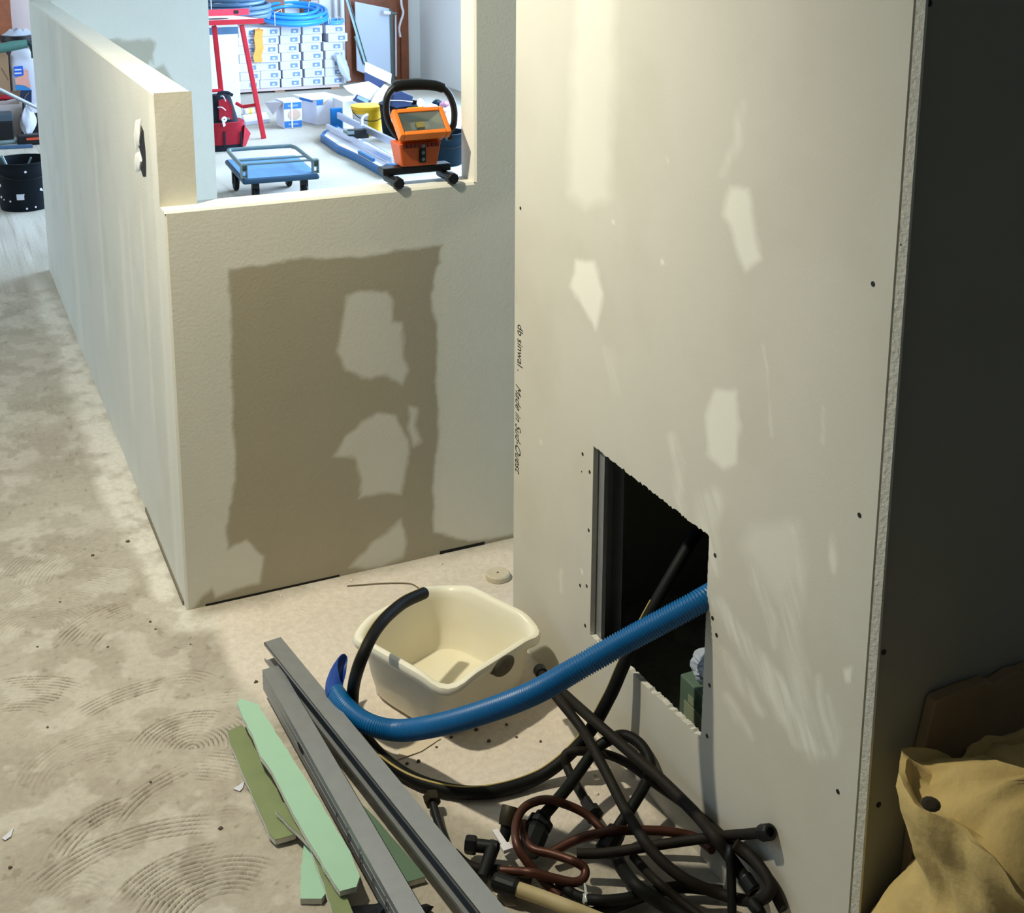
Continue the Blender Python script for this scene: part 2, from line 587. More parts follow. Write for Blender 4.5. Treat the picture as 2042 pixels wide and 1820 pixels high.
fl = bpy.data.objects.new('floor', grid_mesh('floor', np.stack([GX, GY, hgt], -1).reshape(-1, 3), quads))
COL.objects.link(fl)
fl.data.materials.append(concrete)
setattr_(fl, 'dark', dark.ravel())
setattr_(fl, 'pale', pale.ravel())
setattr_(fl, 'peach', peach.ravel())
setattr_(fl, 'groove_shade', groove_shade.ravel())
tag(fl, None, None, None, 'structure')

CH = 2.85
WT = 0.092            # thickness of the partition walls
SILL = 1.08
XJ = 0.832            # right jamb of the opening
LTOP = 1.366          # top of the low wall on the left
LEND = 3.426          # far end of it


def paint_wall(o, org, fn):
    """fn(u, v, x, y, z) -> dict of attribute values per vertex"""
    n = len(o.data.vertices)
    co = np.empty(n * 3, np.float32)
    o.data.vertices.foreach_get('co', co)
    co = co.reshape(-1, 3).astype(float) + np.array(org)
    u, v = proj(co[:, 0], co[:, 1], co[:, 2])
    for k, val in fn(u, v, co).items():
        setattr_(o, k, val)


def skin(mb, p0, eu, ev, nu, nv, flip=False):
    p0, eu, ev = (np.array(q, float) for q in (p0, eu, ev))
    vs = [p0 + eu * i / nu + ev * j / nv for j in range(nv + 1) for i in range(nu + 1)]
    fs = [(j * (nu + 1) + i, j * (nu + 1) + i + 1, (j + 1) * (nu + 1) + i + 1, (j + 1) * (nu + 1) + i) for j in range(nv) for i in range(nu)]
    if flip:
        fs = [f[::-1] for f in fs]
    mb.add(vs, fs)


# ---- front wall with the hatch opening (half wall under it, full-height pier to the right)
rb = 0.006
mb = MB()
skin(mb, (rb, 0, 0), (XJ - rb, 0, 0), (0, 0, SILL - rb), 200, 260)                 # front skin under the opening
skin(mb, (XJ, 0, 0), (0.45, 0, 0), (0, 0, SILL - rb), 110, 260)
skin(mb, (XJ + rb, 0, SILL - rb), (0.45 - rb, 0, 0), (0, 0, CH - SILL + rb), 60, 60)
skin(mb, (XJ, 0, SILL - rb), (rb, 0, 0), (0, 0, rb), 1, 1)
# rounded front sill edge + sill top + back
skin(mb, (rb, 0, SILL - rb), (XJ - rb, 0, 0), (0, rb, rb), 60, 2)
skin(mb, (rb, rb, SILL), (XJ - rb, 0, 0), (0, WT - rb, 0), 60, 6)
skin(mb, (0, rb, SILL), (rb, 0, 0), (0, WT - rb, 0), 1, 1)
skin(mb, (0, 0.0005, SILL - rb), (rb, 0, 0), (0, rb, rb), 1, 1)
skin(mb, (XJ, WT, 0), (rb - XJ, 0, 0), (0, 0, SILL), 2, 2)
# left end (flush with the low wall) and its rounded corner
skin(mb, (0, WT, 0), (0, rb - WT, 0), (0, 0, SILL), 4, 40)
skin(mb, (0, rb, 0), (rb, -rb, 0), (0, 0, SILL - rb), 2, 40)
skin(mb, (0, rb, SILL - rb), (rb, -rb, 0), (rb * .5, rb, rb), 1, 1)
# pier: jamb, rounded corner, far side, back
skin(mb, (XJ, rb, SILL), (rb, -rb, 0), (0, 0, CH - SILL), 2, 2)
skin(mb, (XJ, WT, SILL), (0, rb - WT, 0), (0, 0, CH - SILL), 6, 60)
skin(mb, (XJ + 0.45, WT, 0), (-0.45, 0, 0), (0, 0, CH), 1, 1)
skin(mb, (XJ + 0.45, 0, 0), (0, WT, 0), (0, 0, CH), 1, 1)
wf = struct('wall_front', mb, plaster, smooth=True)


def paint_front(u, v, co):
    f = np.abs(co[:, 1]) < 1e-4
    n1 = fbm(co[:, 0] * 30, co[:, 2] * 30, 3)
    n2 = fbm(co[:, 0] * 30, co[:, 2] * 30, 13)
    uu = u + 10 * (n1 - 0.5)
    vv = v + 10 * (n2 - 0.5)
    d = polymask(uu, vv, [(458, 535), (520, 528), (600, 515), (660, 514), (720, 511), (790, 499), (883, 487), (870, 540), (860, 590), (872, 650),
                          (872, 760), (874, 860), (866, 950), (864, 1060), (945, 1078), (1030, 1062), (1030, 1078), (900, 1115), (700, 1150),
                          (590, 1190), (372, 1225), (400, 1195), (420, 1170), (430, 1190), (520, 1160), (525, 1110), (490, 1075), (455, 1095), (452, 1050),
                          (470, 960), (466, 850), (460, 700)], 4)
    li = np.zeros_like(u)
    for p in ([(690, 590), (715, 582), (772, 580), (782, 600), (782, 640), (803, 645), (803, 715), (815, 735), (800, 765), (770, 748), (740, 755),
               (692, 740), (672, 700), (682, 650)],
              [(750, 822), (790, 828), (812, 880), (812, 920), (800, 985), (770, 982), (715, 992), (722, 960), (708, 912), (668, 908), (690, 870)],
              [(800, 1038), (810, 1080), (805, 1110), (760, 1130), (697, 1132), (740, 1085)],
              [(818, 810), (832, 815), (826, 850), (838, 880), (822, 890), (815, 850)]):
        li = np.maximum(li, polymask(uu, vv, p, 5))
    pale = 0.85 * polymask(uu, vv, [(880, 470), (1040, 380), (1040, 1080), (868, 1085), (872, 760), (866, 600)], 16)
    pale = np.maximum(pale, .5 * polymask(uu, vv, [(455, 530), (640, 505), (740, 490), (890, 480), (900, 1060), (868, 1060), (874, 640), (880, 500), (640, 520)], 14))
    strip = 0.3 * polymask(u, v, [(1005, 470), (1030, 470), (1030, 1070), (1005, 1070)], 6)
    return {'dark': np.clip(np.where(f, np.maximum(d * (1 - 0.82 * li), strip), 0), 0, 1),
            'pale': np.where(f, np.maximum(pale * (1 - d), 0.2 * li), 0.35)}


paint_wall(wf, (0, 0, 0), paint_front)
# thin dark strips painted as the shade in the gap along the board foot
mb = MB()
mb.box(0.05, 0.42, -0.0012, 0.001, 0.0005, 0.006)
mb.box(0.72, 0.86, -0.0012, 0.001, 0.0005, 0.009)
struct('gap_shade', mb, mat('shadow_gap', (28, 26, 20), 0.9))

# ---- low wall running away on the left
mb = MB()
skin(mb, (0, LEND, 0), (0, WT - LEND, 0), (0, 0, LTOP - rb), 170, 110)
skin(mb, (0, WT, SILL), (0, 0.004 - WT + 0.05, 0), (0, 0, LTOP - SILL - rb), 6, 30)
lw0 = 0.054
skin(mb, (0, LEND, LTOP - rb), (0, lw0 - LEND, 0), (rb, 0, rb), 40, 2)
skin(mb, (rb, LEND, LTOP), (0, lw0 - LEND, 0), (WT - 2 * rb, 0, 0), 40, 2)
skin(mb, (WT - rb, LEND, LTOP), (0, lw0 - LEND, 0), (rb, 0, -rb), 40, 2)
skin(mb, (WT, lw0, 0), (0, LEND - lw0, 0), (0, 0, LTOP - rb), 40, 10)
skin(mb, (0, lw0, SILL), (WT, 0, 0), (0, 0, LTOP - SILL - rb), 4, 10)
skin(mb, (0, lw0, LTOP - rb), (WT, 0, 0), (0, 0, rb), 1, 1)
skin(mb, (WT, LEND, 0), (-WT, 0, 0), (0, 0, LTOP), 1, 1)
wl = struct('wall_left', mb, plaster, smooth=True)


def paint_left(u, v, co):
    y, z = co[:, 1], co[:, 2]
    f = co[:, 0] < 1e-4
    n1 = fbm(y * 20, z * 20, 7)
    yy = y + 0.04 * (n1 - 0.5)
    pale = np.zeros_like(y)
    for y0, w, z0, z1 in ((0.10, .05, 0, 1.4), (0.36, .035, .35, 1.05), (0.62, .03, .6, 1.0), (0.78, .05, .2, .95), (1.3, .05, .3, 1.1), (2.2, .09, 0, 1.4)):
        pale = np.maximum(pale, np.clip((w - np.abs(yy - y0)) / 0.02, 0, 1) * np.clip((z - z0) / 0.08, 0, 1) * np.clip((z1 - z) / 0.08, 0, 1))
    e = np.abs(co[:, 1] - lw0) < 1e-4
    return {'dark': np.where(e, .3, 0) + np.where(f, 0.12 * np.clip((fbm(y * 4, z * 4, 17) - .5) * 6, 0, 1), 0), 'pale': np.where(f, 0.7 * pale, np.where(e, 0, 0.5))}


paint_wall(wl, (0, 0, 0), paint_left)
# two knocked-out socket holes in its side, near the end
mb = MB()
hp = [(281, 250), (286, 262), (288, 285), (290, 305), (291, 330), (291, 352), (285, 352), (280, 336), (284, 318), (279, 300), (276, 290), (281, 272)]
hw = [onx(u, v, -0.0008) for u, v in hp]
mb.prism(hw, (0.0012, 0, 0))
mb.build('socket_hole', mat('hole_dark', (16, 18, 18), 0.9), wl)
mb = MB()
for poly in ([(270, 240), (281, 236), (282, 262), (279, 290), (270, 300), (266, 270)], [(270, 305), (279, 302), (283, 322), (279, 340), (270, 342), (267, 322)]):
    c = np.mean(poly, 0)
    base = [onx(u, v, -0.0004) for u, v in poly]
    top = [onx(c[0] + (u - c[0]) * .6, c[1] + (v - c[1]) * .7, -0.004) for u, v in poly]
    mb.loops([base, top], cap0=False)
mb.build('filler_lump', mat('white_filler', (236, 234, 224), 0.9, var=.05), wl, smooth=True, fix=True)
# brown foot strip
mb = MB()
mb.box(-0.004, 0.001, 0.03, 0.62, 0.0, 0.012)
tag(mb.build('baseboard_left', mat('foot_gap', (120, 112, 92), 0.9)), None, None, None, 'structure')

# ---- wall behind, square to it, with a grey patch
mb = MB()
BX = 0.852
skin(mb, (WT - 0.02, LEND, 0), (BX - WT + 0.02, 0, 0), (0, 0, CH), 150, 300)
skin(mb, (BX, LEND, 0), (0, 0.1, 0), (0, 0, CH), 1, 1)
skin(mb, (BX, LEND + .1, 0), (-BX, 0, 0), (0, 0, CH), 1, 1)
skin(mb, (0, LEND + .1, 0), (0, -.1, 0), (0, 0, CH), 1, 1)
skin(mb, (0, LEND, LTOP), (WT - 0.02, 0, 0), (0, 0, CH - LTOP), 1, 1)
wb = struct('wall_back', mb, plaster, smooth=False)


def paint_back(u, v, co):
    n = 10 * (fbm(co[:, 0] * 22, co[:, 2] * 22, 5) - .5)
    d = polymask(u + n, v + n, [(215, 80), (300, 78), (309, 84), (303, 108), (308, 130), (300, 120), (296, 140), (310, 138), (325, 128), (332, 140), (352, 170), (300, 160)], 3)
    return {'dark': np.where(co[:, 1] < LEND + 1e-3, .8 * d, 0), 'pale': 0 * u}


paint_wall(wb, (0, 0, 0), paint_back)

# ---- closet: long plasterboard side with the cut hole
XC, YC0, YC1 = 0.738, -1.722, -0.452
HY0, HY1, HZ0, HZ1 = -1.292, -0.851, 0.232, 0.674
ys = np.unique(np.round(np.concatenate([np.linspace(YC0, HY0, 90), np.linspace(HY0, HY1, 92), np.linspace(HY1, YC1, 84)]), 5))
zs = np.unique(np.round(np.concatenate([np.linspace(0, HZ0, 48), np.linspace(HZ0, HZ1, 92), np.linspace(HZ1, 1.75, 220), np.linspace(1.75, CH, 12)]), 5))
mb = MB()
n = len(ys)
rj = random.Random(3)
vs = []
for z in zs:
    for y in ys:
        yy, zz = y, z
        t = np.clip((y - HY0) / (HY1 - HY0), 0, 1)
        if HY0 - 1e-4 <= y <= HY1 + 1e-4 and abs(z - HZ0) < 0.04:
            k = 1 - abs(z - HZ0) / 0.04
            zz += k * ((1 - t) * 0.020 - t * 0.008)
            if abs(z - HZ0) < 1e-4:
                zz += rj.uniform(-.003, .003)
        if HY0 - 1e-4 <= y <= HY1 + 1e-4 and abs(z - HZ1) < 1e-4:
            zz += rj.uniform(-.0025, .0025)
        if (abs(y - HY0) < 1e-4) and HZ0 <= z <= HZ1:
            yy += rj.uniform(-.0008, .0008)
        vs.append((XC, yy, zz))
fs = []
for j in range(len(zs) - 1):
    for i in range(n - 1):
        yc, zc = (ys[i] + ys[i + 1]) / 2, (zs[j] + zs[j + 1]) / 2
        if HY0 < yc < HY1 and HZ0 < zc < HZ1:
            continue
        a = j * n + i
        fs.append((a, a + n, a + n + 1, a + 1))
used = sorted({i for f in fs for i in f})
rem = {o: k for k, o in enumerate(used)}
mb.add([vs[i] for i in used], [tuple(rem[i] for i in f) for f in fs])
wr = mb.build('wall_right', [board, gypsum])
bm = bmesh.new()
bm.from_mesh(wr.data)
be = [e for e in bm.edges if e.is_boundary]
ret = bmesh.ops.extrude_edge_only(bm, edges=be)
nv = [g for g in ret['geom'] if isinstance(g, bmesh.types.BMVert)]
for v_ in nv:
    v_.co.x += 0.0125
for g in ret['geom']:
    if isinstance(g, bmesh.types.BMFace):
        g.material_index = 1
bmesh.ops.recalc_face_normals(bm, faces=bm.faces)
bm.to_mesh(wr.data)
bm.free()
tag(wr, None, None, None, 'structure')


def paint_right(u, v, co):
    y, z = co[:, 1], co[:, 2]
    n1 = fbm(y * 26, z * 26, 5) - .5
    n2 = fbm(y * 26, z * 26, 15) - .5
    uu, vv = u + 12 * n1, v + 12 * n2
    p = np.zeros_like(u)
    P = lambda a, s, fe=7: np.maximum(p, s * polymask(uu, vv, a, fe))
    p = P([(1150, -40), (1226, -40), (1222, 200), (1216, 395), (1170, 414), (1134, 385)], .42, 13)
    p = P([(1455, 375), (1492, 380), (1518, 515), (1485, 538), (1444, 430)], .75)
    p = P([(1150, 518), (1185, 523), (1204, 585), (1188, 655), (1165, 620), (1139, 572)], .8, 5)
    p = P([(1425, 775), (1465, 778), (1474, 850), (1468, 922), (1440, 934), (1412, 905), (1409, 830)], .72, 6)
    p = P([(1685, 1335), (1700, 1330), (1698, 1358), (1688, 1360)], .8, 3)
    p = P([(1500, 1050), (1590, 1040), (1600, 1130), (1560, 1200), (1520, 1160), (1480, 1090)], .35, 18)
    ra_, rb_ = y * .55 + z * .84, z * .55 - y * .84
    brush = np.clip(.25 + 1.7 * (fbm(ra_ * 12 + 40, rb_ * 95 + 40, 35) - .22), 0, 1.15)
    S = lambda a, wd, s, fe=9: np.maximum(p, s * brush * stroke(uu, vv, a, wd, fe * .75))
    p = S([(1340, 870), (1352, 920), (1355, 1000), (1362, 1020)], [8, 8, 6, 4], .5)
    p = S([(1420, 1000), (1408, 1050), (1425, 1140)], [26, 20, 8], .4, 14)
    p = S([(1430, 1200), (1480, 1275), (1545, 1370), (1600, 1470), (1640, 1500)], [9, 15, 24, 22, 8], .6)
    p = S([(1435, 1290), (1480, 1365), (1520, 1420)], [6, 13, 7], .55)
    p = S([(1445, 1385), (1475, 1430), (1500, 1470)], [4, 9, 5], .5)
    p = S([(1500, 1080), (1510, 1160), (1540, 1230), (1545, 1290)], [8, 10, 10, 5], .4)
    p = S([(1570, 1060), (1580, 1150), (1575, 1260), (1600, 1400), (1620, 1500)], [22, 26, 16, 18, 14], .42, 16)
    p = S([(1630, 1350), (1640, 1420), (1665, 1490)], [4, 7, 5], .45)
    p = S([(1655, 1390), (1672, 1460), (1668, 1500)], [4, 7, 4], .45)
    p = S([(1660, 1070), (1660, 1110), (1662, 1140)], [6, 9, 5], .55, 6)
    p = S([(1640, 815), (1641, 880)], [3, 4], .4, 5)
    p = S([(1480, 205), (1468, 290), (1440, 350)], [4, 9, 4], .4, 9)
    p = S([(1215, 700), (1228, 780)], [10, 5], .3, 12)
    p = S([(1524, 690), (1540, 870)], [2, 2], .35, 3)
    p = S([(1120, 1140), (1122, 1180)], [4, 3], .4, 4)
    for a in ((1076, 878), (1330, 318), (1160, 1135), (1220, 440), (1318, 520), (1445, 1295)):
        p = S([a, (a[0] + 2, a[1] + 6)], [2.2, 2], .9, 1.5)
    d = np.maximum(np.zeros_like(u), .12 * np.clip((fbm(y * 5, z * 5, 25) - .5) * 5, 0, 1))
    d = np.maximum(d, .25 * stroke(u, v, [(1030, 572), (1030, 602)], 3, 3))
    return {'pale': np.clip(p, 0, 1), 'dark': d}


paint_wall(wr, (0, 0, 0), paint_right)
# drywall screws on it
for k, (u, v) in enumerate([(1741, 566), (1714, 1027), (1671, 1578), (1038, 415), (1162, 905), (1176, 941), (1174, 1057), (1157, 1167), (1170, 1168),
                            (1167, 1247), (1426, 1107), (1421, 1232), (1429, 1266), (1415, 1366), (1410, 1467), (1160, 940)]):
    q = onx(u, v, XC)
    MB().lathe([(0, -.0006), (.0042 if k < 15 else .002, -.0006), (.0042 if k < 15 else .002, .002)], q, 12, axis=(1, 0, 0)).build('screw', blackplastic, wr, fix=True)


def wall_text(txt, name, u, v0, v1, shear):
    c = bpy.data.curves.new(name, 'FONT')
    c.body = txt
    c.shear = shear
    c.size = 0.028
    tmp = bpy.data.objects.new(name, c)
    COL.objects.link(tmp)
    dg = bpy.context.evaluated_depsgraph_get()
    me = bpy.data.meshes.new_from_object(tmp.evaluated_get(dg))
    COL.objects.unlink(tmp)
    bpy.data.objects.remove(tmp)
    xs = [q.co.x for q in me.vertices]
    a, b = onx(u, v0, XC), onx(u, v1, XC)
    L = a[2] - b[2]
    k = L / (max(xs) - min(xs))
    for q in me.vertices:
        x, y = q.co.x, q.co.y
        q.co = (XC - 0.0006, a[1] + 0.012 - y * 1.5, a[2] - (x - min(xs)) * k)
    me.materials.append(inkmat)
    o = bpy.data.objects.new(name, me)
    COL.objects.link(o)
    o.parent = wr


wall_text('Made in Sud-Ouest', 'printed_text', 1033, 768, 945, 0.35)
wall_text('db sinwal .', 'printed_text', 1037, 648, 742, 0.0)

# paper edge of the corner board (turned slightly to the lamp), then the unlit end of the closet
mb = MB()
mb.prism([(XC + .0015, YC0 - .003, 0), (XC + .0062, YC0 - .0165, 0), (XC + .0125, YC0 - .0145, 0), (XC + .0125, YC0 - .003, 0)], (0, 0, CH))
struct('trim_2', mb, gypsum)
mb = MB()
skin(mb, (XC + .0127, YC0 - .006, 0), (1.3, 0, 0), (0, 0, CH), 2, 2)
skin(mb, (XC + .0127, YC0 + .012, 0), (0, -.018, 0), (0, 0, CH), 1, 1)
mb.box(XC + .0127, XC + 1.3127, YC0 - .0058, YC0 + .007, 0, CH)
ws = struct('wall_side', mb, rawboard)
for u, v in ((1853, 7), (1801, 487), (1771, 967), (1762, 1300), (1752, 1604)):
    q = ony(u, v, YC0 - .006)
    MB().lathe([(0, .0008), (.005, .0008), (.005, -.002)], q, 12, axis=(0, -1, 0)).build('screw', blackplastic, ws, fix=True)
# closet back and far end
mb = MB()
mb.box(1.35, 1.42, YC0 + .012, YC1 + .001, 0, CH)
mb.box(XC + .0125, 1.35, YC1 - .0125, YC1, 0, CH)
struct('wall_closet', mb, rawboard)

# ---- big room beyond
FY = 9.75
mb = MB()
mb.box(-4.2, 4.62, FY, FY + .12, 0, 2.9)
struct('wall_far', mb, pinkplaster)
mb = MB()
RX = 4.45
mb.box(RX, RX + .12, 7.7, FY, 0, 2.9)
mb.box(RX, RX + .12, 3.4, 4.5, 0, 2.9)
mb.box(RX, RX + .12, -4.6, 1.45, 0, 2.9)
for a, b in ((1.45, 3.4), (4.5, 7.7)):
    mb.box(RX, RX + .12, a, b, 2.4, 2.9)
    mb.box(RX, RX + .12, a, b, 0, .7)
struct('wall_room_right', mb, whitepaint)
mb = MB()
mb.box(-4.22, -4.1, -4.6, 3.0, 0, 2.9)
mb.box(-4.22, -4.1, 4.8, 6.0, 0, 2.9)
mb.box(-4.22, -4.1, 9.2, FY, 0, 2.9)
for a, b in ((3.0, 4.8), (6.0, 9.2)):
    mb.box(-4.22, -4.1, a, b, 0, .65)
    mb.box(-4.22, -4.1, a, b, 2.35, 2.9)
struct('wall_room_left', mb, whitepaint)
for k, (a, b, x) in enumerate(((3.0, 4.8, -4.18), (6.0, 9.2, -4.18), (1.45, 3.4, 4.51), (4.5, 7.7, 4.51))):
    mb = MB()
    z1 = 2.35 if x < 0 else 2.4
    z0 = .65 if x < 0 else .7
    for yy in (a + .03, (a + b) / 2, b - .03):
        mb.box(x - .03, x + .03, yy - .03, yy + .03, z0, z1)
    for zz in (z0 + .03, z1 - .03):
        mb.box(x - .03, x + .03, a, b, zz - .03, zz + .03)
    struct('window_%d' % (k + 1), mb, whitepvc)
mb = MB()
mb.box(-4.2, 4.62, -4.6, FY, 2.9, 3.02)
struct('ceiling', mb, ceilmat)

# ================================================================== NEAR THINGS
XW = XC - 0.003


def pz(u, v, z, r=0.012):
    """place in the corner at height z, kept clear of the closet wall"""
    q = onz(u, v, z)
    if q[0] > XW - r:
        q = onx(u, v, XW - r)
    return q


def path(pts, r=0.012):
    return [pz(*p, r=r) for p in pts]


# ---- washing-up bowl
BC = np.array([0.492, -0.610, 0.002])
bang = math.radians(23)
root = thing('washing_bowl', 'square cream plastic washing-up bowl on the floor with grey oval grips', 'bowl', BC)
cb, sb = math.cos(bang), math.sin(bang)


def ring(half, z, e=5.5, n=72, dip=0.0):
    out = []
    for k in range(n):
        a = 2 * PI * k / n + PI / 4
        c, s = math.cos(a), math.sin(a)
        r = half / (abs(c) ** e + abs(s) ** e) ** (1 / e)
        x, y = r * c, r * s
        dz = -dip * (max(0, abs(c * s) * 2 - 0.80) / 0.20) ** 1.5
        out.append((BC[0] + x * cb - y * sb, BC[1] + x * sb + y * cb, BC[2] + z + dz))
    return out


HH = 0.168
prof = [(.112, 0), (.118, .002), (.124, .010), (.131, .06), (.137, .11), (.141, .138), (.146, .140), (.154, .141), (.158, .148), (.159, .157),
        (.156, .165), (.150, HH), (.144, HH - .002), (.139, HH - .010), (.136, .13), (.130, .07), (.124, .02), (.118, .009), (.10, .006), (.04, .006)]
mb = MB()
mb.loops([ring(h * 1.11, z, 5.5 if h > .125 else 4.5, dip=(.015 if z > .13 else 0)) for h, z in prof])
bowl = mb.build('body', cream, root, smooth=True)
co = np.array([v.co for v in bowl.data.vertices])
st = np.clip((0.10 - co[:, 2]) / 0.09, 0, 1) * (np.hypot(co[:, 0], co[:, 1]) < .22) * np.clip(fbm(co[:, 0] * 12 + 5, co[:, 1] * 12 + 5, 3), 0, 1)
inner = np.arange(len(co)) >= 13 * 72
setattr_(bowl, 'stain', np.where(inner, .75 * st, 0))
for sgn in (1, -1):
    # the grips sit on the two opposite sides that face the front right and the back left
    ax = np.array([sb, -cb, 0]) * sgn
    tx = np.array([cb, sb, 0])
    c = BC + ax * .1745 + np.array([0, 0, .144])
    lo = []
    for d, k in ((-.012, 1), (.0045, .97), (.0075, .75), (.0085, .4)):
        lo.append([c + ax * d + tx * .036 * k * math.cos(t) + (np.array([0, 0, .021]) - ax * .004) * k * math.sin(t) for t in np.linspace(0, 2 * PI, 28, endpoint=False)])
    tag(MB().loops(lo).build('grip', gripmat, root, smooth=True, fix=True), 'dark grey oval rubber grip', None)

# ---- blue corrugated hose
root = thing('corrugated_hose', 'thick blue corrugated hose coming out of the square hole in the wall', 'hose', onz(780, 1462, .035))
bp = [onx(1560, 1100, .93), onx(1470, 1156, .83), onx(1400, 1196, .738), onx(1322, 1238, .668), onx(1240, 1282, .598), onx(1150, 1333, .51), onx(1060, 1383, .44),
      onx(960, 1421, .38), onx(870, 1446, .33), onx(795, 1456, .292), onz(735, 1443, .085), onz(692, 1412, .092), onz(668, 1380, .10)]
fine, Lh = resample(crom(bp, 16), 20)
nr = int(Lh / 0.0056)
fine, Lh = resample(crom(bp, 16), nr * 4 + 1)
rad = [0.0212 * (1 + (.075 if i % 4 in (1, 2) else -.04) * min(1, max(0.15, (len(fine) - i) / 160))) for i in range(len(fine))]
mb = MB()
mb.tube(fine, rad, 22, smooth=False, cap=False)
mb.build('hose_body', bluecorr, root, smooth=False)
for f in COL.objects[-1].data.polygons:
    f.use_smooth = True
# the obliquely cut end: the wall of the hose runs on as a narrowing tongue
tp = crom([np.array(bp[-2]), np.array(bp[-1]), onz(670, 1352, .108), onz(683, 1325, .118), onz(697, 1308, .128)], 12)[10:]
fr = frames(tp)
mb = MB()
lo_o, lo_i = [], []
for i, p in enumerate(tp):
    t = i / (len(tp) - 1)
    ha = PI * (1 - t) ** 0.8 * .98 + .30
    ha = min(ha, PI * .99)
    rr = .0212 * (1 - .25 * t)
    d0 = np.array([-0.85, 0.1, -0.5])
    tt = np.cross(fr[i][0], fr[i][1])
    d0 = d0 - tt * (d0 @ tt)
    d0 /= np.linalg.norm(d0)
    d1 = np.cross(tt, d0)
    lo_o.append([p + rr * (math.cos(a) * d0 + math.sin(a) * d1) for a in np.linspace(-ha, ha, 15)])
    lo_i.append([p + (rr - .0022) * (math.cos(a) * d0 + math.sin(a) * d1) for a in np.linspace(ha, -ha, 15)])
mb.loops([a + b for a, b in zip(lo_o, lo_i)])
tag(mb.build('cut_end', blueinside, root, smooth=True, fix=True), 'split end of the hose, darker blue', None)

# ---- black water hose from the bowl, round the floor and up into the hole
hp = [onz(846, 1182, .215), onz(800, 1205, .235), onz(752, 1252, .25), onz(720, 1316, .215), onz(704, 1380, .10), onz(711, 1440, .035),
      onz(765, 1512, .018), onz(848, 1562, .017), onz(960, 1580, .016), onz(1078, 1547, .022), onz(1165, 1472, .085), onz(1215, 1390, .19),
      onx(1247, 1318, .715), onx(1296, 1224, .765), onx(1348, 1132, .83), onx(1392, 1056, .90), onx(1430, 985, .98)]
root = thing('water_hose', 'black water hose with a pale stripe, one end over the cream bowl', 'hose', onz(960, 1580, 0))
pp, L = resample(crom(hp, 14), 190)
mb = MB()
WATER = np.array(pp)
mb.tube(pp, .0138, 14, smooth=False)
mb.build('hose_body', blackrubber, root, smooth=True)
fr = frames(pp)
mb = MB()
lo = []
for i, p in enumerate(pp[:-30]):
    tt = np.cross(*fr[i])
    up = np.array([-.62, .35, .68])
    up = up - tt * (up @ tt)
    up /= np.linalg.norm(up)
    sd = np.cross(tt, up)
    lo.append([p + .0136 * up + sd * .0022, p + .0145 * up + sd * .0018, p + .0145 * up - sd * .0018, p + .0136 * up - sd * .0022])
mb.loops(lo)
tag(mb.build('stripe', yellowline, root, fix=True), 'thin yellowish stripe along the hose', None)

# ---- metal studs
def stud(label, p0, p1, topw, hgt_, side, z0, z1, text=False, holes=(), lip=.008):
    """C profile lying on its edge: web upright on `side` (-1 left, 1 right), flanges top and bottom, small lips"""
    p0 = np.array([p0[0], p0[1], z0])
    p1 = np.array([p1[0], p1[1], z1])
    d = p1 - p0
    L = np.linalg.norm(d)
    d /= L
    rt = np.cross(d, (0, 0, 1.0))       # points to the right when looking along d (towards the viewer it is the left)
    rt /= np.linalg.norm(rt)
    rt = -rt if rt[0] < 0 else rt
    up = np.cross(d, rt)
    up = -up if up[2] < 0 else up
    root = thing('metal_stud', label, 'metal stud', p0)
    t = .0012
    mid = (p0 + p1) / 2
    web_c = mid + (rt * (topw - t) / 2 * side)
    # p0,p1 is the centre line of the top flange
    mb = MB()
    mb.obox(mid - up * t / 2, d * L / 2, rt * topw / 2, up * t / 2)
    mb.obox(mid - up * (hgt_ - t / 2), d * L / 2, rt * topw / 2, up * t / 2)
    mb.obox(mid - side * rt * (topw / 2 - t / 2) - up * lip / 2, d * L / 2, rt * t / 2, up * lip / 2)
    mb.obox(mid - side * rt * (topw / 2 - t / 2) - up * (hgt_ - lip / 2), d * L / 2, rt * t / 2, up * lip / 2)
    mb.build('flanges', galv, root)
    mb = MB()
    mb.obox(mid + side * rt * (topw / 2 - t / 2) - up * hgt_ / 2, d * L / 2, rt * t / 2, up * (hgt_ / 2 - t))
    # stiffening grooves in the web
    for k in (-.18, .18):
        mb.obox(mid + side * rt * (topw / 2 + .0004) - up * (hgt_ / 2 + k * hgt_), d * L / 2, rt * .0005, up * .0016)
    wb_ = mb.build('web', galv, root)
    for s in holes:
        c = p0 + d * s + side * rt * (topw / 2 + .0003) - up * hgt_ / 2
        mb = MB()
        mb.loops([[c + side * rt * h + d * .020 * math.cos(a) + up * .008 * math.sin(a) for a in np.linspace(0, 2 * PI, 20, endpoint=False)] for h in (0, .0006)])
        mb.build('punched_hole', mat('hole_dark', (16, 18, 18), .9), wb_, fix=True)
    if text:
        for k, s in enumerate(np.linspace(.50, L * .97, 9)):
            h = hgt_ * (.24 + .05 * ((k * 7) % 3))
            c = p0 + d * s + side * rt * (topw / 2 + .0011) - up * hgt_ * .52
            mb = MB()
            st = d * .003 + up * 0
            mb.obox(c, d * .0016, rt * .0002, up * h)
            mb.obox(c + d * .006 + up * h * .5, d * .0045, rt * .0002, up * .0014)
            if k % 2:
                mb.obox(c + d * .0065 - up * h * .4, d * .0045, rt * .0002, up * .0014)
            if k % 3:
                mb.obox(c + d * .011, d * .0013, rt * .0002, up * h * .8)
            mb.build('stamp_mark', mat('stamp_ink', (112, 110, 106), .7), wb_)
    return root


def midpt(a, b, z):
    return (onz(*a, z) + onz(*b, z)) / 2


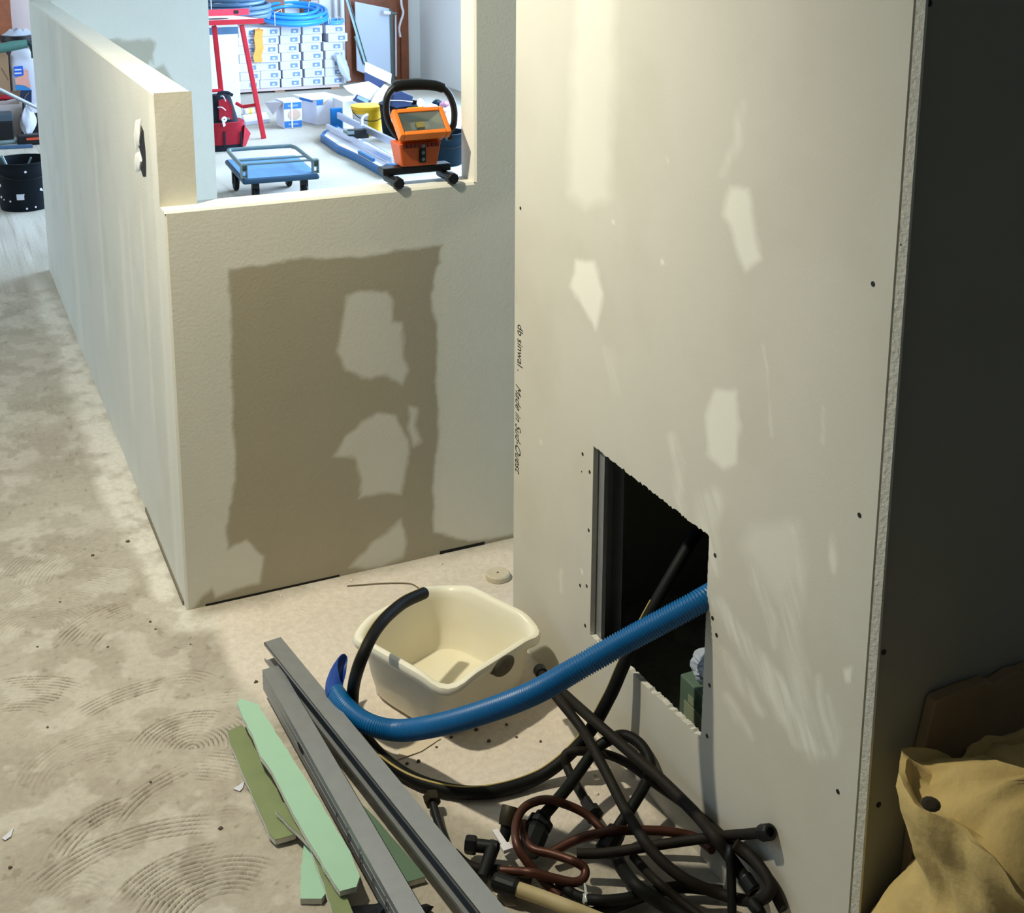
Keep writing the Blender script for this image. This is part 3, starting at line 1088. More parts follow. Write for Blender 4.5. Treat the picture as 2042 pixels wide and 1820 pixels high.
a0 = midpt((525, 1275), (561, 1275), .098)
a1 = midpt((960, 1820), (998, 1803), .098)
d = (a1 - a0) / np.linalg.norm(a1 - a0)
stud('grey steel stud lying on top, nearest the blue hose', a0, a1 + d * .22, .043, .05, 1, .098, .098)
b0 = onz(541, 1330, .076)
b1 = midpt((798, 1820), (846, 1820), .076)
hs_ = np.linalg.norm(onz(603, 1490, .05)[:2] - b0[:2])
d = (b1 - b0) / np.linalg.norm(b1 - b0)
stud('grey steel stud with stamped marks, beside the mint board strip', b0, b1 + d * .22, .043, .052, -1, .076, .076, True, (hs_, .82))
# ---- plasterboard offcuts
Z7 = lambda x, y: (440 + x / 3.403, 1380 + y / 3.403)


def offcut(label, pts, ztop, th, m, core=None, tilt=None):
    poly = [onz(*Z7(*p), ztop) for p in pts]
    if tilt:
        yc = np.mean([p[1] for p in poly])
        poly = [p + np.array([0, 0, tilt * (p[1] - yc)]) for p in poly]
    c = np.mean(poly, 0)
    root = thing('board_offcut', label, 'plasterboard offcut', (c[0], c[1], ztop - th))
    rj = random.Random(len(pts))
    # jagged outline
    out = []
    for i in range(len(poly)):
        a, b = poly[i], poly[(i + 1) % len(poly)]
        k = max(1, int(np.linalg.norm(b - a) / .02))
        for j in range(k):
            q = a + (b - a) * j / k
            out.append(q + np.array([rj.uniform(-.0012, .0012), rj.uniform(-.0012, .0012), 0]) * (j > 0))
    MB().prism([q - np.array([0, 0, .0012]) for q in out], (0, 0, .0012)).build('face_paper', m, root)
    MB().prism([c + (q - c) * .995 - np.array([0, 0, th]) for q in out], (0, 0, th - .0013)).build('core', core or gypsum, root)
    return root


offcut('long mint-green plasterboard strip lying on top of the offcuts', [(110, 95), (142, 68), (255, 105), (310, 190), (560, 560), (880, 1060), (945, 1220), (920, 1290),
        (810, 1320), (770, 1270), (640, 1060), (550, 915), (500, 830), (430, 700), (350, 545), (270, 440), (215, 300), (150, 190)], .056, .0125, mint, tilt=.03)
offcut('dusty olive-green plasterboard strip on the floor, leftmost of the offcuts', [(45, 265), (130, 225), (190, 250), (260, 420), (420, 740), (510, 960), (370, 1000), (330, 960), (230, 730), (60, 330)],
       .020, .0125, olive, gypsum)
offcut('small grey-green plasterboard scrap poking out under the mint strip', [(370, 790), (430, 745), (520, 830), (660, 1090), (600, 1030), (380, 812)], .034, .011, olive)
offcut('mint plasterboard triangle at the bottom of the pile of offcuts', [(565, 1030), (640, 1090), (705, 1220), (722, 1350), (685, 1400), (540, 1400), (545, 1190)], .0145, .0125, mint)
offcut('dark green plasterboard strip under the end of the mint strip', [(600, 1010), (690, 1110), (840, 1350), (900, 1500), (760, 1500), (700, 1290), (640, 1140)], .030, .0125, olive)
offcut('green board scrap lying in the gap between the studs, shade painted in', [(960, 760), (1050, 850), (1290, 1130), (1390, 1250), (1250, 1290), (1100, 1090)], .0155, .0125, mat('shadowed_green_board', (96, 122, 100), .9))  # board green darkened, the shade between the studs painted into it

# ---- black plastic rag at the bottom edge
rc = onz(735, 1812, .02)
root = thing('plastic_bag', 'crumpled black plastic bag under the ends of the green offcuts', 'bag', (rc[0], rc[1], 0.001))
mb = MB()
nu_, nv_ = 28, 14
lo = []
for j in range(nv_ + 1):
    t = j / nv_
    row = []
    for i in range(nu_):
        a = 2 * PI * i / nu_
        k = 1 + .22 * math.sin(3 * a + t * 4) + .14 * math.sin(7 * a + 2 * t)
        r = math.sin(PI * (0.06 + .88 * t) / 1.0) if t > .5 else .86 + .14 * math.sin(PI * t)
        r = max(r, .05)
        row.append((rc[0] + .085 * k * r * math.cos(a), rc[1] - .04 + .055 * k * r * math.sin(a), .001 + .024 * t * (1 + .35 * math.sin(5 * a + 3 * t))))
    lo.append(row)
mb.loops(lo)
mb.build('crumpled_film', mat('black_film', (14, 18, 22), .35, var=.3), root, smooth=True, fix=True)

# ---- old pipes and hoses in the corner
Z8 = lambda x, y: (800 + x / 2.431, 1340 + y / 2.431)


def fitting(name, p, d, prof, m, parent, n=8):
    return MB().lathe(prof, p, n, axis=d).build(name, m, parent, fix=True)


PLACED = [(WATER, .0138)]


def clear(P, r):
    """lay a pipe over the ones already lying there, so that none runs through another"""
    P = np.array(P)
    dirs = CAM - P
    dirs /= np.linalg.norm(dirs, axis=1)[:, None]
    off = np.zeros(len(P))
    for it in range(14):
        Q = P + dirs * off[:, None]
        need = np.zeros(len(P))
        for pts, rb in PLACED:
            dd = np.linalg.norm(Q[:, None, :] - pts[None], axis=2).min(1)
            need = np.maximum(need, (r + rb + .0015) - dd)
        if need.max() <= 0:
            break
        off = off + np.clip(need, 0, None) * 0.9
        k = off.copy()
        for s in range(1, 7):
            k[s:] = np.maximum(k[s:], off[:-s] * (1 - s / 7))
            k[:-s] = np.maximum(k[:-s], off[s:] * (1 - s / 7))
        off = np.minimum(k, .07)
    Q = P + dirs * off[:, None]
    dense, _ = resample(list(Q), max(40, len(Q) * 2))
    PLACED.append((np.array(dense), r))
    return list(Q)


def pipe(name, label, cat, pts, r, m, part='tube', group=None, n=12, nut0=None, nut1=None):
    P = path(pts, r)
    P = crom(P, 8) if len(P) > 2 else P
    # keep off the wall and the floor
    P = [np.array([min(q[0], XW - r), q[1], max(q[2], r + .001)]) for q in P]
    P = clear(P, r)
    c = P[len(P) // 2]
    root = thing(name, label, cat, (c[0], c[1], max(0, c[2] - r)), group)
    MB().tube(P, r, n, smooth=False).build(part, m, root, smooth=True)
    for nut, a, b in ((nut0, P[0], P[1]), (nut1, P[-1], P[-2])):
        if nut:
            dd = a - b
            dd = dd / np.linalg.norm(dd)
            nm, mm, prof, sides = nut
            fitting(nm, a, dd, prof, mm, root, sides)
    return root


hexnut = ('hex_nut', brass, [(0, -.012), (.016, -.012), (.0175, -.008), (.0175, .006), (.015, .010), (.010, .010), (.009, .004), (0, .004)], 6)
collar = ('end_collar', darkmetal, [(0, -.022), (.0135, -.022), (.0145, -.018), (.0145, .004), (.012, .008), (.008, .008), (.0075, 0), (0, 0)], 16)
cap = ('end_cap', darkmetal, [(0, -.02), (.014, -.02), (.015, -.002), (.012, .003), (0, .003)], 14)

pipe('rubber_hose', 'dark hose arching up from the big nozzle and back down', 'hose',
     [(1082, 1628, .07), (1104, 1603, .072), (1141, 1558, .08), (1183, 1500, .1), (1211, 1477, .115), (1244, 1466, .12), (1277, 1484, .12), (1296, 1519, .11),
      (1290, 1556, .09), (1261, 1607, .07), (1236, 1644, .05), (1215, 1681, .035)], .0115, blackrubber, nut1=('end_block', darkmetal, [(0, -.03), (.019, -.03), (.021, -.02), (.021, .018), (.014, .024), (0, .024)], 10))
pipe('rubber_hose', 'thin dark hose bent in a tight loop, running along the right wall foot', 'hose',
     [(1183, 1622, .04), (1145, 1558, .035), (1128, 1520, .03), (1130, 1502, .032), (1155, 1497, .04), (1207, 1503, .05), (1252, 1522, .06), (1306, 1562, .07),
      (1376, 1611, .07), (1442, 1668, .055), (1516, 1733, .03), (1562, 1815, .015)], .0095, brownpipe,
     nut0=('connector', blackplastic, [(0, -.04), (.012, -.04), (.0125, -.012), (.018, -.010), (.019, .008), (.012, .012), (0, .012)], 8))
pipe('steel_pipe', 'straight dark pipe pointing right with a threaded end near the wall', 'pipe',
     [(1150, 1702, .055), (1211, 1700, .06), (1314, 1684, .08), (1413, 1670, .1), (1470, 1664, .11), (1532, 1659, .12)], .0095, brownpipe, nut1=collar)
pipe('copper_pipe', 'round loop of brown copper pipe in front of the nozzle', 'pipe',
     [(1203, 1656, .04), (1170, 1624, .05), (1129, 1604, .06), (1088, 1594, .075), (1049, 1607, .08), (1030, 1637, .08), (1030, 1681, .075), (1051, 1718, .055),
      (1080, 1752, .03), (1116, 1787, .016)], .0085, copper)
pipe('copper_pipe', 'copper pipe bent back on itself like a hairpin', 'pipe',
     [(1045, 1640, .05), (1046, 1668, .05), (1062, 1692, .05), (1100, 1702, .05), (1144, 1717, .045), (1166, 1732, .04), (1163, 1751, .035), (1143, 1759, .033), (1104, 1751, .035),
      (1060, 1740, .035), (1000, 1735, .03)], .0085, copper)
pipe('copper_pipe', 'copper pipe curving behind the straight dark pipe', 'pipe',
     [(1095, 1702, .03), (1149, 1674, .04), (1211, 1658, .05), (1273, 1655, .055), (1335, 1658, .055), (1388, 1670, .05), (1420, 1694, .04)], .009, copper)
pipe('rubber_hose', 'dark hose from the blue hose to the right wall foot, with an end collar', 'hose',
     [(1112, 1372, .118), (1182, 1435, .12), (1290, 1529, .125), (1335, 1570, .125), (1392, 1628, .11), (1442, 1690, .08), (1499, 1770, .035)], .0115, brownpipe, nut1=collar)
pipe('rubber_hose', 'dark hose running from under the blue hose down to the right-hand loop', 'hose',
     [(1075, 1334, .125), (1104, 1381, .115), (1162, 1455, .105), (1205, 1533, .1), (1252, 1624, .085), (1302, 1698, .075), (1364, 1751, .06), (1442, 1784, .035),
      (1500, 1796, .02), (1530, 1785, .02), (1535, 1760, .03), (1505, 1715, .05), (1466, 1682, .06)], .0105, brownpipe, nut0=cap)
pipe('rubber_hose', 'black hose curving along the bottom of the picture under the wall plug', 'hose',
     [(1120, 1838, .014), (1180, 1822, .014), (1240, 1802, .016), (1305, 1778, .022), (1365, 1768, .026), (1440, 1777, .02)], .011, blackrubber)
pipe('rubber_hose', 'short black hose lying just above the wall plug', 'hose',
     [(1115, 1760, .014), (1150, 1786, .013), (1200, 1795, .013), (1260, 1789, .013), (1300, 1776, .014)], .010, blackrubber)
pipe('plastic_pipe', 'tan pipe with a dark collar at the bottom of the picture', 'pipe',
     [(1020, 1768, .03), (1080, 1789, .026), (1140, 1812, .023), (1215, 1842, .021)], .0135, tan,
     nut0=('pipe_collar', darkmetal, [(0, -.012), (.0165, -.012), (.018, -.006), (.018, .03), (.015, .036), (.010, .036), (0, .03)], 16))
pipe('rubber_hose', 'thick dark hose leaving the pipe junction toward the bottom', 'hose',
     [(1228, 1700, .028), (1240, 1730, .022), (1268, 1765, .018), (1310, 1795, .016), (1380, 1838, .015)], .0125, blackrubber)
pipe('rubber_hose', 'thin dark hose slanting down to the right behind the thick one', 'hose',
     [(1262, 1706, .02), (1300, 1748, .013), (1345, 1787, .012), (1400, 1830, .012)], .0085, brownpipe)
pipe('steel_pipe', 'short dark upright-looking pipe crossing under the right-hand loop', 'pipe',
     [(1457, 1684, .03), (1458, 1730, .015), (1460, 1830, .0105)], .0085, darkmetal)
pipe('rubber_hose', 'black hose under the bottom edge below the right-hand loop', 'hose',
     [(1500, 1800, .02), (1515, 1820, .016), (1530, 1850, .014)], .0115, blackrubber)
pipe('threaded_rod', 'dark bolt-like pipe with a hex head beside the top steel stud', 'pipe',
     [(861, 1592, .03), (872, 1634, .022), (890, 1680, .014), (905, 1712, .012)], .0085, darkmetal, nut0=hexnut)
pipe('rubber_hose', 'dark hose emerging from under the top steel stud', 'hose',
     [(905, 1700, .011), (930, 1722, .011), (960, 1733, .012), (1000, 1735, .012), (1060, 1750, .012)], .0095, brownpipe)

# socket with an open mouth
p = pz(1018, 1614, .075)
q = pz(1003, 1682, .03)
dd = (p - q) / np.linalg.norm(p - q)
root = thing('pipe_socket', 'open brass pipe socket standing up beside the copper loop', 'pipe fitting', (q[0], q[1], .012))
MB().lathe([(0, -.03), (.0165, -.03), (.0185, -.02), (.0185, .004), (.0175, .006), (.0145, .006), (.0135, -.018), (0, -.018)], p, 20, axis=dd).build('socket', brass, root, smooth=True, fix=True)
MB().tube([p - dd * .03, q], [.0125, .010], 12, smooth=False).build('stem', darkmetal, root, smooth=True)
# T fitting lying in front
root = thing('pipe_tee', 'dark branching pipe fitting with a hex end next to the steel stud', 'pipe fitting', onz(975, 1690, .008))
a, b, c, e = pz(938, 1684, .036), pz(992, 1690, .036), pz(985, 1684, .036), pz(961, 1752, .024)
MB().tube([a, b], .0125, 12, smooth=False).build('run', darkmetal, root, smooth=True)
MB().tube([c, e], [.014, .012], 12, smooth=False).build('branch', darkmetal, root, smooth=True)
fitting('hex_nut', a, (a - b) / np.linalg.norm(a - b), hexnut[2], blackplastic, root, 6)
# big nozzle body
a, b = pz(1083, 1626, .055), pz(1052, 1700, .028)
dd = (a - b) / np.linalg.norm(a - b)
L = np.linalg.norm(a - b)
root = thing('hose_nozzle', 'thick dark valve body at the lower end of the arching hose', 'valve', (b[0], b[1], .002))
MB().lathe([(0, 0), (.020, 0), (.025, .006), (.025, L * .55), (.022, L * .68), (.026, L * .70), (.026, L * .86), (.016, L * .90), (.014, L), (0, L)], b, 8, axis=dd).build('valve_body', darkmetal, root, fix=True)
MB().lathe([(.0135, L * .86), (.0155, L * .88), (.0155, L * 1.03), (.0125, L * 1.05)], b, 14, axis=dd).build('collar', blackrubber, root, smooth=True, fix=True)
# white clip
root = thing('pipe_clip', 'small white plastic pipe clip stuck on the branching fitting', 'clip', pz(996, 1668, .052))
u = pz(985, 1652, .052)
v = pz(1010, 1690, .052)
d = (v - u) / np.linalg.norm(v - u)
s_ = np.cross(d, (0, 0, 1))
MB().obox((u + v) / 2, d * .024, s_ * .006, np.array([0, 0, .003])).build('strip', whitepvc, root, bevel=.001)
MB().obox(v, d * .009, s_ * .010, np.array([0, 0, .004])).build('foot', whitepvc, root, bevel=.001)
# wall plug
p = pz(1170, 1790, .030)
root = thing('wall_plug', 'clear plastic wall plug lying on the hoses at the bottom', 'wall plug', p - np.array([0, 0, .006]))
dd = np.array([.35, .9, .15])
dd /= np.linalg.norm(dd)
MB().lathe([(0, -.012), (.006, -.012), (.009, -.008), (.009, .004), (.005, .008), (.003, .008), (0, .004)], p, 14, axis=dd).build('plug_body', clearplastic, root, smooth=True, fix=True)
MB().tube([p + dd * .006, p + dd * .03], [.003, .002], 8, smooth=False).build('plug_tip', clearplastic, root, smooth=True)

# ---- plaster disc and crumbs near the wall
p = onz(993, 1152, 0)
root = thing('plaster_disc', 'round dusty plaster disc with a hole, in the far corner behind the bowl', 'disc', (p[0], p[1], .001))
MB().lathe([(.004, .004), (.004, .016), (.030, .017), (.034, .013), (.034, 0), (.004, 0), (.004, .004)], (p[0], p[1], .001), 26).build('disc_body', mat('dusty_plaster', (206, 196, 172), .95, var=.12, scale=40, bump=.4), root, smooth=True, fix=True)
MB().lathe([(0, 0), (.0045, 0), (.0045, .012), (0, .012)], (p[0], p[1], .001), 10).build('centre_hole', mat('hole_dark', (16, 18, 18), .9), root, fix=True)
rj = random.Random(11)
crumbm = mat('plaster_crumb', (222, 214, 196), .95, var=.12, scale=60, bump=.4)
darkcrumb = mat('dark_crumb', (92, 82, 66), .95, var=.3, scale=60)


def crumb(u, v, s, m, label, group, name='plaster_chip', flat=.5, cat='plaster chip'):
    p = onz(u, v, 0)
    if p[0] > XC - .015 or (0 < p[0] < 1.3 and p[1] > -.012):
        return
    mb = MB()
    k = 7
    base = [(p[0] + s * rj.uniform(.6, 1.1) * math.cos(2 * PI * i / k), p[1] + s * rj.uniform(.6, 1.1) * math.sin(2 * PI * i / k)) for i in range(k)]
    z0 = .0006
    top = [(p[0] + (x - p[0]) * .65, p[1] + (y - p[1]) * .65, z0 + s * flat * rj.uniform(.7, 1.2)) for x, y in base]
    mb.loops([[(x, y, z0) for x, y in base], top])
    tag(mb.build(name, m, org=(p[0], p[1], 0), fix=True), label, cat, group)


for (u, v, s) in ((700, 1158, .006), (725, 1150, .005), (748, 1137, .008), (690, 1162, .004), (815, 1120, .005), (880, 1125, .006), (930, 1118, .005), (965, 1110, .006), (985, 1122, .005),
                  (1008, 1128, .012), (1016, 1118, .008), (1000, 1105, .006), (640, 1172, .005), (560, 1188, .004), (1012, 1172, .009), (905, 1140, .004)):
    crumb(u, v, s, crumbm, 'pale crumbs of plaster along the foot of the front wall', 'plaster crumbs along the front wall', cat='plaster crumb')
for (u, v, s) in ((510, 1360, .006), (255, 1080, .007), (185, 1107, .006), (545, 1460, .006), (300, 1240, .005), (120, 1200, .004), (75, 1290, .004), (215, 1290, .004), (95, 1450, .004), (440, 1652, .006),
                  (360, 1120, .004), (310, 1255, .004), (20, 1730, .005), (180, 1640, .004), (300, 1560, .004), (380, 1285, .003)):
    crumb(u, v, s, darkcrumb, 'dark specks of rubble scattered over the combed concrete floor', 'dark rubble specks on the left floor', 'rubble_speck', cat='rubble')
for (u, v, s) in ((835, 1518, .006), (812, 1523, .005), (950, 1455, .006), (975, 1478, .006), (1010, 1445, .005), (900, 1470, .005), (1030, 1470, .004), (870, 1490, .004), (1078, 1478, .004)):
    crumb(u, v, s, darkcrumb, 'dark specks of rubble on the pale floor in front of the bowl', 'dark rubble specks in front of the bowl', 'rubble_speck', cat='rubble')
for (u, v, s) in ((1190, 1583, .007), (1318, 1632, .008), (1155, 1500, .005), (1188, 1545, .006), (1175, 1530, .004), (1120, 1565, .004)):
    crumb(u, v, s, crumbm, 'pale plaster crumbs on the floor among the old pipes', 'plaster crumbs among the pipes', cat='plaster crumb')
# paper scraps
def scrap(label, pts, m=boxwhite):
    poly = [onz(u, v, .002) for u, v in pts]
    c = np.mean(poly, 0)
    o = MB().prism(poly, (0, 0, .0012)).build('paper_scrap', m, org=(c[0], c[1], .001))
    tag(o, label, 'paper scrap')


scrap('white paper scrap on the floor left of the olive offcut', [(465, 1573), (488, 1558), (484, 1572), (478, 1578)])
scrap('pale torn paper scrap lying in front of the cream bowl', [(792, 1515), (800, 1480), (880, 1472), (840, 1498)], mat('pale_paper', (216, 202, 176), .9))
scrap('small pale scrap on the floor at the lower left edge', [(4, 1672), (28, 1650), (22, 1668), (10, 1676)])
scrap('pale torn strip lying beside the tan pipe', [(966, 1762), (976, 1756), (1022, 1790), (1030, 1806), (1010, 1806)], mat('pale_paper', (216, 202, 176), .9))
# cable piece on floor by wall
pipe('wire', 'thin bent wire on the floor behind the bowl', 'wire', [(692, 1168, .003), (760, 1163, .003), (815, 1163, .003), (835, 1172, .003)], .0016, mat('dull_wire', (120, 108, 84), .6), part='strand', n=6)

# ---- inside the closet: metal upright at the hole, a carton and a bag
root = thing('metal_upright', 'galvanised steel upright just inside the left edge of the square hole', 'metal stud', (XC + .0135, HY1 - .01, 0))
x0 = XC + .0135
y1 = HY1 + .022
mb = MB()
mb.box(x0, x0 + .0012, y1 - .048, y1, 0.001, 2.45)
mb.box(x0, x0 + .05, y1 - .001, y1, 0.001, 2.45)
mb.build('flange', galv, root)
mb = MB()
mb.box(x0 + .049, x0 + .05, y1 - .048, y1 - .001, 0.001, 2.45)
mb.box(x0 + .0012, x0 + .009, y1 - .048, y1 - .0468, 0.001, 2.45)
mb.build('lip', galv, root)
p = onx(1376, 1385, .86)
root = thing('carton', 'dim green carton standing inside the square hole', 'carton', (p[0], p[1], .0015))
mb = MB()
mb.box(p[0], p[0] + .09, p[1] - .07, p[1] + .04, .0015, .20)
mb.build('box_body', mat('dim_green_carton', (96, 118, 100), .8), root, bevel=.003)
mb = MB()
mb.box(p[0] - .0012, p[0], p[1] - .05, p[1] + .02, .10, .15)
mb.box(p[0] - .0016, p[0] - .0012, p[1] - .02, p[1] + .005, .155, .175)
mb.build('label_print', mat('carton_label', (150, 160, 132), .8), root)
root = thing('crumpled_bag', 'crumpled clear bag on top of the carton inside the hole', 'bag', (p[0] + .04, p[1] - .02, .2005))
lo = []
for j in range(9):
    t = j / 8
    r = .05 * math.sin(PI * (.12 + .8 * t)) ** .6
    lo.append([(p[0] + .045 + r * (.8 + .2 * math.sin(5 * a + 6 * t)) * math.cos(a), p[1] - .02 + r * (1 + .25 * math.cos(4 * a + 5 * t)) * math.sin(a), .201 + .075 * t + .006 * math.sin(6 * a)*t) for a in np.linspace(0, 2 * PI, 18, endpoint=False)])
MB().loops(lo).build('film', greyfilm, root, fix=True)

# ---- insulation in the dark corner at the right
cx, cy = .905, -1.93
root = thing('insulation_sack', 'lumpy yellow insulation sack with a torn open top, lower right corner', 'insulation sack', (cx, cy, .001))
# upper standing sack: loops from the floor up, open torn rim
lo = []
NA = 64
for j in range(40):
    t = j / 39
    z = .001 + .515 * t
    row = []
    for i in range(NA):
        a = 2 * PI * i / NA
        base = .176 + .05 * min(1, max(0, .72 - t) / .3) ** 1.2 + .02 * math.exp(-((t - .98) / .05) ** 2)
        base -= .014 * math.exp(-((t - .76) / .08) ** 2)
        e = 1 / (abs(math.cos(a)) ** 3 + abs(math.sin(a)) ** 3) ** (1 / 3)
        wr_ = .010 * math.sin(3 * a + 6 * t) + .006 * math.sin(8 * a - 9 * t) + .005 * math.sin(15 * a + 20 * t)
        r = base * e * .92 + wr_
        zz = z
        if t > .93:
            zz += (.032 * math.sin(2 * a + 2.2) - .010 * math.sin(5 * a) + .006 * math.sin(11 * a)) * (t - .93) / .07
        row.append((cx + r * math.cos(a) * 1.04, min(cy + r * math.sin(a), YC0 - .018), zz))
    lo.append(row)
# inner
inn = []
for k, (s, dz) in enumerate(((.955, -.004), (.90, -.018), (.78, -.012), (.60, .012), (.35, .026), (.05, .03))):
    inn.append([(cx + (x - cx) * s, cy + (y - cy) * s, (z if k < 2 else .4 * z + .6 * .53) + dz + .006 * math.sin(i * .8 + 2 * k)) for i, (x, y, z) in enumerate(lo[-1])])
MB().loops(lo + inn).build('sack_body', yellowwool, root, smooth=True, fix=True)
p = ony(1856, 1603, cy - .163)
dv = CAM - p
dv = dv / np.linalg.norm(dv)
s1 = np.cross(dv, (0, 0, 1)); s1 /= np.linalg.norm(s1)
s2 = np.cross(s1, dv)
MB().loops([[p + dv * h + s1 * .011 * k * math.cos(a) + s2 * .008 * k * math.sin(a) for a in np.linspace(0, 2 * PI, 12, endpoint=False)] for h, k in ((-.03, 1.1), (.003, 1), (.004, .6))]).build('dark_stain', mat('stain_dark', (70, 62, 44), .9), root, fix=True)
root = thing('insulation_slab', 'dim brown insulation slab standing behind the yellow sack', 'insulation slab', (1.05, -1.76, .001))
y0 = -1.752
pts = [(onx_ if False else ony(u, v, y0)) for u, v in ((1838, 1515), (1866, 1398), (1950, 1390), (2042, 1384), (2100, 1384))]
zt = [q[2] for q in pts]
xs = [q[0] for q in pts]
outl = [(xs[0] - .012, y0, .001), (xs[0], y0, zt[0]), (xs[1], y0, zt[1])]
rj2 = random.Random(5)
for x in np.linspace(xs[1] + .01, 1.35, 26):
    outl.append((x, y0, zt[1] + .006 * rj2.uniform(-1, 1)))
outl.append((1.36, y0, .001))
MB().prism(outl, (0, .021, 0)).build('slab_body', brownpaper, root, bevel=.003)

# ================================================================== WORK LAMP ON THE SILL
zt_ = SILL + .001
ca, cb_ = ony(796, 380, -.003), ony(904, 372, -.003)
lx0, lx1 = ca[0], cb_[0]
yb = .066
root = thing('work_lamp', 'orange portable work lamp with black carrying handle standing on the sill', 'work lamp', ((lx0 + lx1) / 2, yb, zt_))
for x, y in ((lx0, ca[1]), (lx1, cb_[1])):
    ft = MB().tube([(x, y, zt_ + .0155), (x, .0905, zt_ + .0155)], .0125, 16, smooth=False).build('foot_tube', darkmetal, root, smooth=True)
    mb = MB()
    mb.lathe([(0, -.004), (.0135, -.004), (.0155, 0), (.0155, .026), (.013, .028), (0, .028)], (x, y, zt_ + .0155), 20, axis=(0, 1, 0))
    for k in range(10):
        a = 2 * PI * k / 10
        mb.obox((x + .0155 * math.cos(a), y + .013, zt_ + .0155 + .0155 * math.sin(a) * .97), (.001, 0, 0), (0, .013, 0), (0, 0, .001))
    mb.build('end_cap', blackplastic, ft, fix=True)
zb = zt_ + .0285
xb0, xb1 = ony(764, 352, yb - .02)[0], ony(899, 343, yb - .02)[0]
MB().box(xb0, xb1, yb - .022, yb + .022, zb, zb + .020).build('base_bar', blackplastic, root, bevel=.003)
zb2 = zb + .0205
xo0, xo1 = ony(799, 341, yb - .025)[0], ony(873, 335, yb - .025)[0]
xm = (xo0 + xo1) / 2
zt0 = ony(840, 284, yb - .03)[2]
body = [(xo0 + .004, yb - .026, zb2), (xo1 - .002, yb - .026, zb2), (xo1 - .002, yb + .036, zb2), (xo0 + .004, yb + .036, zb2)]
top = [(xo0 - .006, yb - .034, zt0), (xo1 + .008, yb - .034, zt0), (xo1 + .008, yb + .042, zt0), (xo0 - .006, yb + .042, zt0)]
bd = MB().loops([body, top]).build('battery_body', orangedark, root, bevel=.004)
zm = (zb2 + zt0) / 2
# ribs along the top of the body, switch panel
mb = MB()
for k in range(9):
    x = xo0 + (xo1 - xo0) * (k + .5) / 9
    mb.box(x - .004, x + .004, yb - .0385, yb - .033, zt0 - .012, zt0 - .001)
mb.build('cooling_ribs', mat('dark_orange_shade', (120, 40, 24), .6), bd)
xs_ = ony(842, 300, yb - .03)[0]
MB().box(xs_ - .009, xs_ + .009, yb - .0365, yb - .028, zm - .022, zt0 - .014).build('switch_panel', blackplastic, bd, bevel=.002)
for k in range(3):
    MB().lathe([(0, 0), (.0045, 0), (.005, .003), (.003, .004), (0, .004)], (xs_, yb - .0355, zm - .012 + k * .018), 12, axis=(0, -1, 0)).build('button', greymetal, bd, fix=True)
# head: tilted frame with glass
hc = np.array([ony(842, 246, yb - .03)[0], yb - .02, ony(842, 246, yb - .02)[2]])
tl = math.radians(46)
ux = np.array([1, .02, 0.0])
un = np.array([0, -math.cos(tl), math.sin(tl)])      # where the lamp looks
uu = np.cross(ux, un); uu = uu if uu[2] > 0 else -uu
hw_, hh_, dp = .0735, .044, .014
fr_ = .0135
hd = None
mb = MB()
for sx in (-1, 1):
    mb.obox(hc + ux * sx * (hw_ - fr_ / 2), ux * fr_ / 2, uu * hh_, un * dp)
for sy in (-1, 1):
    mb.obox(hc + uu * sy * (hh_ - fr_ / 2), ux * (hw_ - fr_ - .0002), uu * fr_ / 2, un * dp)
mb.obox(hc - un * (dp + .0122), ux * (hw_ - .012), uu * (hh_ - .010), un * .0118)
hd = mb.build('lamp_head', orange, root, bevel=.003)
mb = MB()
ow, oh = hw_ - fr_ - .0006, hh_ - fr_ - .0006
o4 = [hc + ux * sx * ow + uu * sy * oh + un * (dp - .006) for sx, sy in ((-1, -1), (1, -1), (1, 1), (-1, 1))]
i4 = [hc + ux * sx * ow * .45 + uu * sy * oh * .4 - un * (dp - .004) for sx, sy in ((-1, -1), (1, -1), (1, 1), (-1, 1))]
mb.loops([o4, i4], cap0=False)
mb.build('reflector', mirrorm, hd)
MB().obox(hc - un * (dp - .007), ux * .012, uu * .009, un * .0018).build('led_chip', ledm, hd)
MB().obox(hc + un * (dp - .004), ux * ow, uu * oh, un * .0012).build('front_glass', glassm, hd)
MB().obox(hc + uu * (hh_ + .004) - un * .01, ux * .024, uu * .006, un * .014).build('top_clip', yellowlid, hd, bevel=.002)
# handle bow with a padded grip
yh = yb + .03
H = lambda u, v: ony(u, v, yh)
hpnts = [H(803, 285), H(790, 268), H(775, 243), H(770, 215), H(773, 192), H(785, 176), H(800, 170), H(835, 168), H(866, 170), H(884, 176), H(897, 191), H(905, 214), H(906, 236), H(903, 252), H(890, 268)]
MB().tube(hpnts, .0092, 14).build('handle_bow', blackplastic, root, smooth=True)
MB().tube([H(786, 175), H(800, 170.5), H(835, 168.5), H(866, 170.5), H(883, 175.5)], [.0135, .0145, .015, .0145, .0135], 16).build('handle_grip', blackrubber, root, smooth=True)
for s, u, v in ((-1, 800, 281), (1, 893, 272)):
    q = ony(u, v, yh)
    MB().lathe([(0, -.004), (.011, -.004), (.012, 0), (.012, .008), (0, .010)], (q[0], q[1], q[2]), 14, axis=(s, 0, 0)).build('pivot_knob', blackplastic, root, fix=True)

# ================================================================== THE BIG ROOM BEYOND
def X(u, v, y):
    return ony(u, v, y)[0]


def Z(u, v, y):
    return ony(u, v, y)[2]


# ---- joinery and pipes on the far wall
def slab(u0, u1, y, z0, z1, th, mb=None, mi=0):
    """upright board standing on the plane y, spanning the picture columns u0..u1 at eye level of its foot"""
    mb = mb or MB()
    mb.box(X(u0, 90, y), X(u1, 90, y), y, y + th, z0, z1, mi)
    return mb


